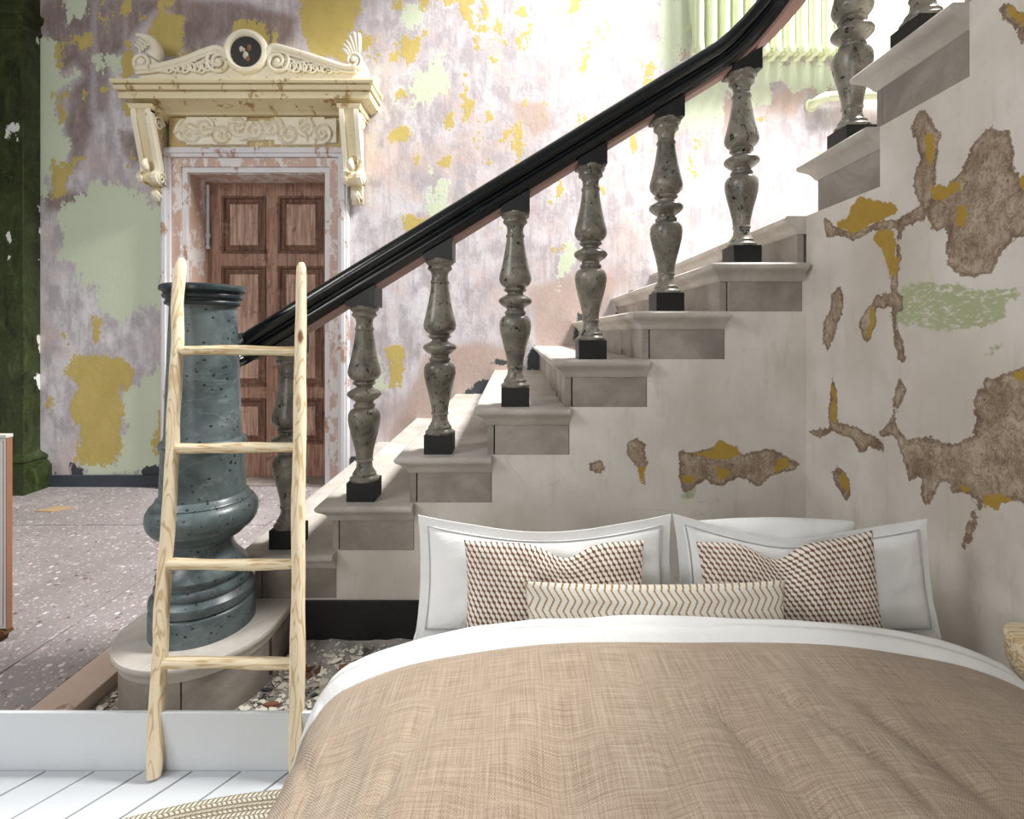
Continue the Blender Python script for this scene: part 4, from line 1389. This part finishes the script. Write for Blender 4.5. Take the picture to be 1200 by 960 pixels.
def pil_loop(o_, z): return [(-4.9 - o_, DW - 0.15 - o_, z), (PX + o_, DW - 0.15 - o_, z), (PX + o_, DW, z), (-4.9 - o_, DW, z)]


MB().loft([pil_loop(o_, z) for o_, z in ((0.085, 0.20), (0.085, 0.215), (0.062, 0.228), (0.058, 0.245), (0.068, 0.258), (0.066, 0.275), (0.040, 0.290), (0.012, 0.305), (0.004, 0.315))]).make('base_moulding', M['green_marble'], pil, True, auto=35)
MB().loft([pil_loop(0.10, 0.0), pil_loop(0.10, 0.197), pil_loop(0.09, 0.201)]).make('base_block', M['green_marble'], pil)
MB().loft([pil_loop(o_, z) for o_, z in ((0.0, 3.86), (0.012, 3.87), (0.018, 3.885), (0.010, 3.90), (0.004, 3.915), (0.004, 3.96), (0.02, 3.97), (0.03, 4.0), (0.03, 4.03), (0.006, 4.05))]).make('necking', M['green_marble'], pil, True, auto=35)
MB().box(-4.9, PX, DW - 0.15, DW, 4.05, 4.98, 0.004).make('upper_shaft', M['green_marble'], pil)

# ------------------------------------------------------------------ radiator and pipe on the back wall
rad = empty('radiator', (2.15, DW - 0.1, 3.6), 'pale green cast-iron column radiator high on the wall behind the handrail', 'radiator')
zr = 3.62
col0 = None
for k in range(14):
    cx = 1.545 + 0.107 * k
    yf = DW - 0.165
    if col0 is None:
        m = MB()
        for yy in (yf, yf + 0.10):
            m.lathe([(0.012, zr + 0.01), (0.030, zr + 0.02), (0.038, zr + 0.05), (0.030, zr + 0.10), (0.029, zr + 1.10), (0.040, zr + 1.15), (0.030, zr + 1.19), (0.012, zr + 1.2)], cx, yy, 14)
        m.box(cx - 0.020, cx + 0.020, yf, yf + 0.10, zr + 0.02, zr + 0.09, 0.008)
        m.box(cx - 0.052, cx + 0.052, yf + 0.025, yf + 0.075, zr + 0.035, zr + 0.085, 0.012)
        m.box(cx - 0.015, cx + 0.015, yf, yf + 0.10, zr + 1.10, zr + 1.17, 0.006)
        col0 = m.make('column', M['radiator'], rad, True, auto=40)
    else:
        c = copy_of(col0, rad); c.location = (0.107 * k, 0, 0)
MB().box(1.48, 2.96, DW - 0.03, DW, zr + 0.3, zr + 0.34).make('wall_bracket', M['radiator'], rad)
pipe = empty('wall_pipe', (2.8, DW - 0.06, 3.32), 'short pale green pipe stub running along the wall below the radiator', 'pipe')
MB().tube(smooth_line([(2.56, DW + 0.02, 3.28), (2.57, DW - 0.05, 3.285), (2.62, DW - 0.075, 3.31), (2.75, DW - 0.075, 3.33), (3.6, DW - 0.075, 3.36)], 6), 0.04, 12).make('pipe_run', M['radiator'], pipe, True)
m = MB().lathe([(0.052, 0.0), (0.055, 0.01), (0.05, 0.018)], 0, 0, 20)
m.v = [(2.56 + a, DW - c, 3.28 + b) for a, b, c in m.v]
m.make('wall_flange', M['radiator'], pipe, True, auto=40)

# ------------------------------------------------------------------ ladder
ld = empty('ladder', (-0.86, 1.471, 0), 'rustic pale wooden four-rung ladder leaning against the stone newel post', 'ladder')
LEAN = 0.219


def ladder_rail(xf, xt, zt, seed, rough_):
    pts = []; rs = []
    n = 44
    for i in range(n + 1):
        t = i / n
        z = 0.004 + (zt - 0.004) * t
        wob = rough_ * (noise.noise(Vector((seed, t * 5.0, 0))) + 0.5 * noise.noise(Vector((seed, t * 13.0, 4))))
        pts.append((xf + (xt - xf) * t + wob, 1.471 + LEAN * z, z))
        r = 0.0228 - 0.0035 * t + 0.0022 * noise.noise(Vector((seed + 9, t * 9.0, 1)))
        if i == 0: r *= 0.86
        if i == n: r *= 0.55
        if i == n - 1: r *= 0.90
        rs.append(r)
    pts[-1] = tuple(Vector(pts[-1]) + (Vector(pts[-2]) - Vector(pts[-1])) * 0.55)
    m = MB().tube(pts, rs, 14)
    return m, pts


rl, pl = ladder_rail(-1.070, -1.223, 1.616, 3.1, 0.010)
rr, pr = ladder_rail(-0.647, -0.782, 1.600, 8.4, 0.004)
rl.make('rail', M['ladder'], ld, True, auto=60)
rr.make('rail', M['ladder'], ld, True, auto=60)


def on_rail(pts, z):
    for p, q in zip(pts, pts[1:]):
        if p[2] <= z <= q[2]:
            t = (z - p[2]) / (q[2] - p[2])
            return Vector(p).lerp(Vector(q), t)


for i, z in enumerate((0.299, 0.577, 0.934, 1.2608)):
    a = on_rail(pl, z); b = on_rail(pr, z)
    pts = [a.lerp(b, t) + Vector((0, 0, 0.002 * math.sin(i * 2 + t * 5))) for t in np.linspace(0.0, 1.0, 16)]
    rs = [0.0175 + 0.0012 * math.sin(i + k * 0.7) - (0.004 if k in (0, 15) else 0) for k in range(16)]
    MB().tube(pts, rs, 12).make('rung', M['rung'], ld, True, auto=60)

# ------------------------------------------------------------------ bed
BX = 0.35
MTOP = 0.555
bd = empty('bed', (BX, 0.3, 0), 'wide bed with a white mattress, mostly hidden under the beige duvet and the pillows', 'bed')
MB().box(BX - 0.60, BX + 0.60, -0.88, 1.40, 0.10, 0.30, 0.02).make('bed_base', M['timber_bed'], bd)
MB().box(BX - 0.62, BX + 0.62, -0.90, 1.42, 0.30, MTOP, 0.06).make('mattress', M['cotton'], bd, True, auto=50)
for sx in (-0.52, 0.52):
    for y in (-0.80, 1.32):
        MB().lathe([(0.022, 0.0115 if math.hypot(BX + sx + 0.52, y + 0.165) < 1.63 else 0.0), (0.03, 0.10)], BX + sx, y, 14).make('leg', M['foot'], bd)

# cross-section of the covers: (distance from the bed's middle line, height)
CS = [(0.0, 0.690), (0.10, 0.690), (0.20, 0.688), (0.30, 0.683), (0.38, 0.675), (0.46, 0.663), (0.54, 0.648), (0.60, 0.632), (0.66, 0.610), (0.71, 0.584), (0.745, 0.552), (0.77, 0.514), (0.785, 0.47), (0.795, 0.41), (0.80, 0.33), (0.803, 0.25), (0.806, 0.17), (0.808, 0.10), (0.809, 0.05)]


def cross(n_per=4):
    """dense symmetric cross-section with arc length"""
    pts = [Vector((u, z, 0)) for u, z in CS]
    sm = smooth_line(pts, n_per)
    half = [(p.x, p.y) for p in sm]
    full = [(-u, z) for u, z in reversed(half[1:])] + half
    s = [0.0]
    for a, b in zip(full, full[1:]): s.append(s[-1] + math.hypot(b[0] - a[0], b[1] - a[1]))
    mid = s[len(s) // 2]
    return [(u, z, q - mid) for (u, z), q in zip(full, s)]


def nz(x, y, z=0.0): return noise.noise(Vector((x, y, z)))


def duvet():
    cs_ = cross(5)
    nx = len(cs_)
    ys = [1.030, 1.029, 1.026, 1.020, 1.010] + list(np.linspace(0.99, -0.82, 110))
    lip = [-0.045, -0.028, -0.012, -0.003, 0.0] + [0.0] * 110
    v = []; uv = []
    for y, lp in zip(ys, lip):
        for (u, z, s) in cs_:
            x = BX + u
            au = abs(u)
            sg = 1 if u >= 0 else -1
            yy = y + 0.006 * nz(x * 4, 1.1) * (1 if y > 0.9 else 0)
            foot = max(0.0, -0.60 - y)
            zz = z - foot * foot * 1.6
            top = max(0.0, min(1.0, (z - 0.35) / 0.25))
            # puffed quilting and soft folds running down the bed, stronger away from the folded end
            k = max(0.0, min(1.0, (1.0 - y) / 0.16))
            fold = 0.024 * nz(x * 3.2 + 0.4 * nz(x * 2, y * 2), y * 1.6 + 3, 1.0) + 0.022 * nz(x * 8.5 + 1.5 * nz(x * 1.5, y * 2.2, 5), y * 2.2, 2.0) + 0.008 * nz(x * 17 + 2.2 * nz(x, y * 3, 7), y * 4.0, 4.0)
            crease = abs(nz(x * 6.0 + 1.2 * nz(x * 2, y * 2.5, 9), y * 1.5, 6.0))
            fold -= 0.014 * max(0.0, 1 - crease * 8)
            dz = fold * k * top
            dx = sg * (1 - top) * (0.022 * math.sin(y * 17 + 2.0 * nz(y * 3, sg)) + 0.012 * nz(y * 9, z * 3)) * max(0.0, min(1.0, (0.60 - z) / 0.4))
            dx += sg * fold * 0.8 * k * (1 - top)
            v.append((x + dx, yy, zz + dz + lp * (1.0 if au < 0.7 else 0.4)))
            uv.append((s, y))
    ny = len(ys)
    f = [(j * nx + i, j * nx + i + 1, (j + 1) * nx + i + 1, (j + 1) * nx + i) for j in range(ny - 1) for i in range(nx - 1)]
    o = obj('duvet', v, f, M['linen'], None, smooth=True, base=(BX, 0.2, 0.6), uv=uv)
    md = o.modifiers.new('thickness', 'SOLIDIFY'); md.thickness = 0.022; md.offset = -1
    return o


dv = duvet()
tag(dv, 'beige slubby linen duvet spread over the bed, falling over its sides', 'duvet')


def sheet():
    cs_ = cross(5)
    nx = len(cs_)
    prof = [(1.000, -0.024), (1.016, -0.012), (1.030, -0.001), (1.040, 0.006), (1.047, 0.008), (1.053, 0.003), (1.057, -0.001), (1.062, 0.005), (1.069, 0.011), (1.077, 0.009), (1.084, -0.001), (1.088, -0.014), (1.090, -0.045), (1.090, -0.085)]
    v = []
    for j, (y, dz) in enumerate(prof):
        for (u, z, s) in cs_:
            x = BX + u
            w = 0.010 * nz(x * 3.2, 0.3 * j, 2) + 0.004 * nz(x * 9, 0.4 * j, 5)
            au = abs(u)
            sc = 1.0 if au < 0.74 else 0.5
            # far cover falls to the mattress beyond the sides
            v.append((x * 1.0 + (0.004 if u > 0 else -0.004) * (1 if au > 0.7 else 0), y + w * (1 if j > 3 else 0.3) + 0.012 * (0.69 - z), z + dz * sc + 0.35 * w))
    ny = len(prof)
    keep = [i for i in range(nx) if cs_[i][1] > 0.20]
    i0, i1 = keep[0], keep[-1]
    f = [(j * nx + i, j * nx + i + 1, (j + 1) * nx + i + 1, (j + 1) * nx + i) for j in range(ny - 1) for i in range(i0, i1)]
    used = sorted({q for t in f for q in t}); mp = {q: n for n, q in enumerate(used)}
    o = obj('top_sheet', [v[q] for q in used], [tuple(mp[q] for q in t) for t in f], M['cotton'], None, smooth=True, base=(BX, 1.05, 0.6))
    md = o.modifiers.new('thickness', 'SOLIDIFY'); md.thickness = 0.006; md.offset = -1
    return o


tag(sheet(), 'white cotton sheet turned down in a band above the beige duvet', 'sheet')


def pillow(name, w, h, t, loc, tilt, roll, mat, pinch=0.10, chop=0.0, chopw=0.22, yaw=0.0, flange=0.0, parent=None, sag=0.0, asym=0.0, rnd=0.0, cornertop=(0, 0)):
    """cushion standing up: loc = middle of its bottom edge; tilt leans the top away from the camera (deg)"""
    n, m = 52, 40
    verts = []; uvs = []
    rm = Matrix.Rotation(math.radians(yaw), 3, 'Z') @ Matrix.Rotation(math.radians(-tilt), 3, 'X') @ Matrix.Rotation(math.radians(roll), 3, 'Y')

    def place(u, v, side, edge=None):
        # u, v in -1..1
        x = w / 2 * u * (1 - pinch * (1 - v * v) * abs(u) ** 1.5)
        z = h / 2 * v * (1 - pinch * 1.1 * (1 - u * u) * abs(v) ** 1.5)
        c = chop * math.exp(-((u - asym) / chopw) ** 2)
        vt = max(0.0, (v + 0.4) / 1.4)
        z -= c * vt ** 1.4
        z -= sag * (1 - u * u) * max(0, v)
        z += (cornertop[0] * max(0, -u) ** 2 + cornertop[1] * max(0, u) ** 2) * max(0, v) ** 2
        k = max(0.0, (1 - u ** 2)) ** 0.42 * max(0.0, (1 - v ** 2)) ** 0.42
        y = side * t / 2 * k * (1 - 0.45 * (chop > 0) * math.exp(-((u - asym) / (chopw * 0.8)) ** 2) * vt)
        y += 0.006 * nz(u * 3 + loc[0] * 7, v * 3, side) * k + 0.0035 * nz(u * 8 + loc[0] * 5, v * 4, side + 3) * k
        return Vector((x, y, z + h / 2))
    for side in (-1, 1):
        for j in range(m + 1):
            for i in range(n + 1):
                u = math.sin((i / n - 0.5) * PI) * 0.35 + (2 * i / n - 1) * 0.65
                v = math.sin((j / m - 0.5) * PI) * 0.35 + (2 * j / m - 1) * 0.65
                verts.append(rm @ place(u, v, side) + Vector(loc)); uvs.append((u * w / 2, v * h / 2))
    F = []
    S_ = (n + 1) * (m + 1)
    for j in range(m):
        for i in range(n):
            a = j * (n + 1) + i
            F.append((a, a + 1, a + n + 2, a + n + 1))
            F.append((S_ + a, S_ + a + n + 1, S_ + a + n + 2, S_ + a + 1))
    o = obj(name, verts, F, mat, None, smooth=True, base=loc, uv=uvs, recalc=False)
    bm = bmesh.new(); bm.from_mesh(o.data)
    bmesh.ops.remove_doubles(bm, verts=bm.verts, dist=0.0004)
    bmesh.ops.recalc_face_normals(bm, faces=bm.faces)
    bm.to_mesh(o.data); bm.free()
    if flange:
        # flat border all round and the stitched line inside it
        V_ = []; Fl = []
        loop = []
        q = 26
        for k in range(4 * q):
            s_, r_ = divmod(k, q)
            t_ = 2 * r_ / q - 1
            loop.append(((t_, -1), (1, t_), (-t_, 1), (-1, -t_))[s_])
        for ring_, dy in ((0.97, -0.004), (1.0 + 2 * flange / w, -0.003), (1.0 + 2 * flange / w, 0.003), (0.97, 0.004)):
            for (u, v) in loop:
                p = place(u, v, 0)
                c_ = Vector((0, 0, h / 2))
                d = p - c_
                ex = (ring_ - 1) * w / 2
                nrm = Vector((d.x / (w / 2), 0, d.z / (h / 2)))
                p2 = p + Vector((max(-1, min(1, nrm.x * 1.15)) * ex, 0, max(-1, min(1, nrm.z * 1.15)) * ex))
                p2.y += dy + 0.004 * nz(u * 4, v * 4, loc[0])
                V_.append(rm @ p2 + Vector(loc))
        nl = len(loop)
        for r_ in range(4):
            for k in range(nl):
                k2 = (k + 1) % nl
                r2 = (r_ + 1) % 4
                Fl.append((r_ * nl + k, r_ * nl + k2, r2 * nl + k2, r2 * nl + k))
        obj('flange', V_, Fl, mat, o, smooth=True, auto=50)
        pts = []
        for (u, v) in loop + loop[:1]:
            p = place(u * 0.985, v * 0.975, -1)
            p.y -= 0.003
            pts.append(rm @ p + Vector(loc))
        MB().tube(pts, 0.0016, 5, cap=False).make('piping', M['stitch'], o)['label'] = 'thin grey stitched line'
    return o


def seat_px(px, y): return (px - 602) * y / 580.0


# white pillows standing at the head
o = pillow('pillow', 0.622, 0.248, 0.12, (seat_px(639, 1.27), 1.262, MTOP + 0.012), 9, 0, M['cotton'], 0.035, 0.010, 0.6, flange=0.022, sag=0.016, cornertop=(0.010, 0.012))
tag(o, 'white flanged pillow standing at the left side of the bed head', 'pillow', 'white pillows')
o = pillow('pillow', 0.622, 0.248, 0.12, (seat_px(946, 1.27), 1.262, MTOP + 0.012), 9, 0, M['cotton'], 0.035, 0.020, 0.5, flange=0.022, sag=0.022, cornertop=(0.014, 0.0), asym=-0.15)
tag(o, 'white flanged pillow standing at the right side of the bed head', 'pillow', 'white pillows')
o = pillow('pillow', 0.46, 0.250, 0.10, (seat_px(908, 1.36), 1.352, MTOP - 0.002), 4, 0, M['cotton'], 0.07, 0.0, 0.3, sag=-0.020)
tag(o, 'plain white pillow behind the right brown woven cushion', 'pillow', 'white pillows')
# woven cushions
o = pillow('woven_cushion', 0.445, 0.262, 0.095, (seat_px(650, 1.205), 1.178, MTOP - 0.002), 10, 0, M['knit'], 0.05, 0.034, 0.26, asym=0.12, cornertop=(0.0, 0.0))
tag(o, 'brown and white woven cushion with a dented top on the left side of the bed', 'cushion', 'woven cushions')
o = pillow('woven_cushion', 0.440, 0.262, 0.095, (seat_px(925, 1.205), 1.178, MTOP - 0.002), 10, 0, M['knit'], 0.05, 0.038, 0.26, asym=-0.12, cornertop=(-0.004, 0.024))
tag(o, 'brown and white woven cushion with one raised corner on the right side of the bed', 'cushion', 'woven cushions')
o = pillow('bolster_cushion', 0.598, 0.200, 0.07, (seat_px(770, 1.12), 1.108, MTOP + 0.002), 8, -0.2, M['chevron'], 0.03, 0.0, 0.3, sag=0.006)
tag(o, 'long narrow white cushion with ochre zigzag lines in front of the woven cushions', 'cushion')

# ------------------------------------------------------------------ rug
RX, RY, RR = -0.52, -0.165, 1.60
prof = [(0.0001, 0.008)]
for k in range(1, 97):
    r = RR * k / 96
    prof += [(r - RR / 96 * 0.5, 0.011), (r - RR / 96 * 0.06, 0.0075)]
prof += [(RR, 0.005), (RR - 0.006, 0.0005)]
ro = MB().lathe(prof, RX, RY, 128, cap=True).make('rug', M['rug'], None, True, base=(RX, RY, 0))
tag(ro, 'round braided jute rug on the white boards beside the bed', 'rug')

# ------------------------------------------------------------------ screen leaf at the left edge
sx, sy = -2.175, 2.12
sc = empty('folding_screen', (-2.4, sy, 0), 'pale panelled screen with a brown wooden edge standing at the left border', 'screen')
MB().box(-2.75, sx, sy, sy + 0.022, 0.055, 0.872, 0.002).make('frame', M['screen'], sc)
MB().box(-2.70, sx - 0.012, sy - 0.005, sy - 0.0005, 0.07, 0.86, 0.001).make('panel', M['screen'], sc)
MB().box(sx + 0.0005, sx + 0.004, sy - 0.001, sy + 0.024, 0.050, 0.880, 0.001).make('edge_strip', M['screen_edge'], sc)
MB().box(-2.76, sx + 0.006, sy - 0.006, sy + 0.026, 0.873, 0.888, 0.003).make('top_rail', M['screen'], sc)
MB().prism([(sx - 0.20, 0.0), (sx - 0.022, 0.0), (sx - 0.016, 0.022), (sx + 0.006, 0.034), (sx - 0.004, 0.050), (sx - 0.03, 0.054), (sx - 0.20, 0.054)], 'y', sy - 0.010, sy + 0.03).make('foot', M['foot'], sc)
MB().box(-2.76, -2.60, sy - 0.01, sy + 0.04, 0.0, 0.054, 0.004).make('foot', M['foot'], sc)

# ------------------------------------------------------------------ small turned wooden bedside stand at the right edge
ux, uy = 1.207, 1.14
us = empty('bedside_stand', (ux, uy, 0), 'small turned pale wooden stand with a bowl-shaped top at the right border beside the bed', 'table')
MB().lathe([(0.014, 0.50), (0.026, 0.512), (0.042, 0.532), (0.052, 0.558), (0.0565, 0.585), (0.058, 0.612), (0.0575, 0.622), (0.054, 0.626)], ux, uy, 40).make('top', M['oak'], us, True, auto=40)
MB().lathe([(0.016, 0.02), (0.012, 0.10), (0.012, 0.40), (0.016, 0.502)], ux, uy, 20).make('stem', M['oak'], us, True, auto=40)
MB().lathe([(0.055, 0.0), (0.055, 0.010), (0.040, 0.018), (0.016, 0.024)], ux, uy, 32).make('base', M['oak'], us, True, auto=40)

# ------------------------------------------------------------------ rubble
random.seed(21)


def chunk(m, c, sx_, sy_, sz_, rot, sd):
    """irregular lump or flake"""
    n = 7
    top = []; bot = []
    for k in range(n):
        a = 2 * PI * k / n + rot
        r = 0.75 + 0.5 * abs(nz(sd, k * 1.7))
        x, y = sx_ * r * math.cos(a - rot), sy_ * r * math.sin(a - rot)
        X = x * math.cos(rot) - y * math.sin(rot); Y = x * math.sin(rot) + y * math.cos(rot)
        tz = sz_ * (0.7 + 0.6 * abs(nz(sd + 3, k)))
        bot.append((c[0] + X, c[1] + Y, c[2])); top.append((c[0] + X * 0.86, c[1] + Y * 0.86, c[2] + tz))
    m.loft([bot, top])


GZ = -0.052
# countless flakes of paint and plaster on the sunken ground (none on the stone step)
m = MB()
cnt = 0
while cnt < 4600:
    x = random.uniform(-1.52, 0.35); y = random.uniform(1.54, DS - 0.03)
    if math.hypot(x - NX, y - NY) < R + 0.015: continue
    if x < NX + R + 0.02 and y > NY: continue
    near = math.exp(-((DS - y) / 0.16) ** 2)
    if random.random() > 0.45 + 0.55 * near: continue
    s_ = random.choice((0.004, 0.005, 0.007, 0.010, 0.017)) * (1.1 if near > 0.4 else 1)
    lift = near * random.random() * 0.045 + random.random() * 0.004
    n0 = len(m.v)
    chunk(m, (0, 0, 0), s_ * random.uniform(0.8, 1.7), s_ * random.uniform(0.5, 1.0), 0.0012 + 0.002 * random.random(), random.random() * PI, random.random() * 90)
    tx, ty = random.uniform(-0.25, 0.25), random.uniform(-0.25, 0.25)
    zmin = min(tx * p[0] + ty * p[1] for p in m.v[n0:])
    for q in range(n0, len(m.v)):
        p = m.v[q]
        m.v[q] = (x + p[0], y + p[1], GZ + lift + p[2] + tx * p[0] + ty * p[1] - zmin)
    cnt += 1
o = m.make('paint_flakes', M['flakes'], None, base=(-0.5, 1.85, GZ))
tag(o, 'scattered pale paint and plaster flakes on the dusty ground by the stair', 'debris', kind='stuff')
# the heap of dust they lie on along the stair
nx_, ny_ = 90, 14
v = []
for j in range(ny_ + 1):
    for i in range(nx_ + 1):
        x = -0.93 + 2.15 * i / nx_; t = j / ny_
        y = DS - 0.013 - 0.28 * t
        v.append((x, y, GZ + max(0.0005, (1 - t) ** 1.6 * (0.052 + 0.022 * nz(x * 7, t * 3)) + 0.010 * nz(x * 16, t * 9, 3) * (1 - t))))
f = [(j * (nx_ + 1) + i, j * (nx_ + 1) + i + 1, (j + 1) * (nx_ + 1) + i + 1, (j + 1) * (nx_ + 1) + i) for j in range(ny_) for i in range(nx_)]
o = obj('dust_heap', v, f, M['debris'], None, smooth=True, base=(0, 2.0, GZ))
tag(o, 'low bank of grey dust against the black foot of the staircase', 'debris', kind='stuff')
for (px, py, y, mt, sx_, sy_, sz_, rot, nm, lab) in (
        (406, 758, 1.98, 'brick', 0.045, 0.028, 0.022, 0.2, 'rubble_piece', 'reddish lump of rubble near the black stair foot'),
        (441, 772, 1.90, 'shard', 0.040, 0.016, 0.018, 0.7, 'rubble_piece', 'dark slate shard beside the white bed sheet'),
        (425, 780, 1.87, 'mortar', 0.034, 0.018, 0.010, 0.5, 'rubble_piece', 'pale flat plaster flake in front of the dark shard'),
        (380, 768, 1.93, 'mortar', 0.030, 0.024, 0.014, 1.1, 'rubble_piece', 'pale plaster lump right of the ladder'),
        (318, 806, 1.82, 'brick', 0.040, 0.012, 0.010, 0.1, 'rubble_piece', 'brownish splinter lying between the rounded step and the ladder'),
        (150, 812, 1.80, 'straw', 0.038, 0.012, 0.014, 1.2, 'rubble_piece', 'straw-coloured chip between the kerb and the rounded step'),
        (140, 826, 1.74, 'straw', 0.030, 0.014, 0.012, 0.3, 'rubble_piece', 'straw-coloured chip lowest beside the kerb end')):
    x = seat_px(px, y)
    z0 = GZ + (0.03 if y > 1.95 else 0.004)
    m = MB(); chunk(m, (x, y, z0 if False else GZ + 0.001), sx_, sy_, sz_ + (z0 - GZ), rot, px * 0.37)
    tag(m.make(nm, M[mt], None, base=(x, y, GZ)), lab, 'rubble', 'larger rubble on the ground')
x, y, z = px_at(62, 597, EYE * 580 / (597 - 390))
m = MB(); m.prism([(x - 0.09, y - 0.05), (x + 0.05, y - 0.06), (x + 0.13, y + 0.03), (x - 0.02, y + 0.06)], 'z', 0.0, 0.006)
tag(m.make('card_scrap', M['card'], None, base=(x, y, 0)), 'flat tan scrap of card on the terrazzo near the pilaster', 'scrap')
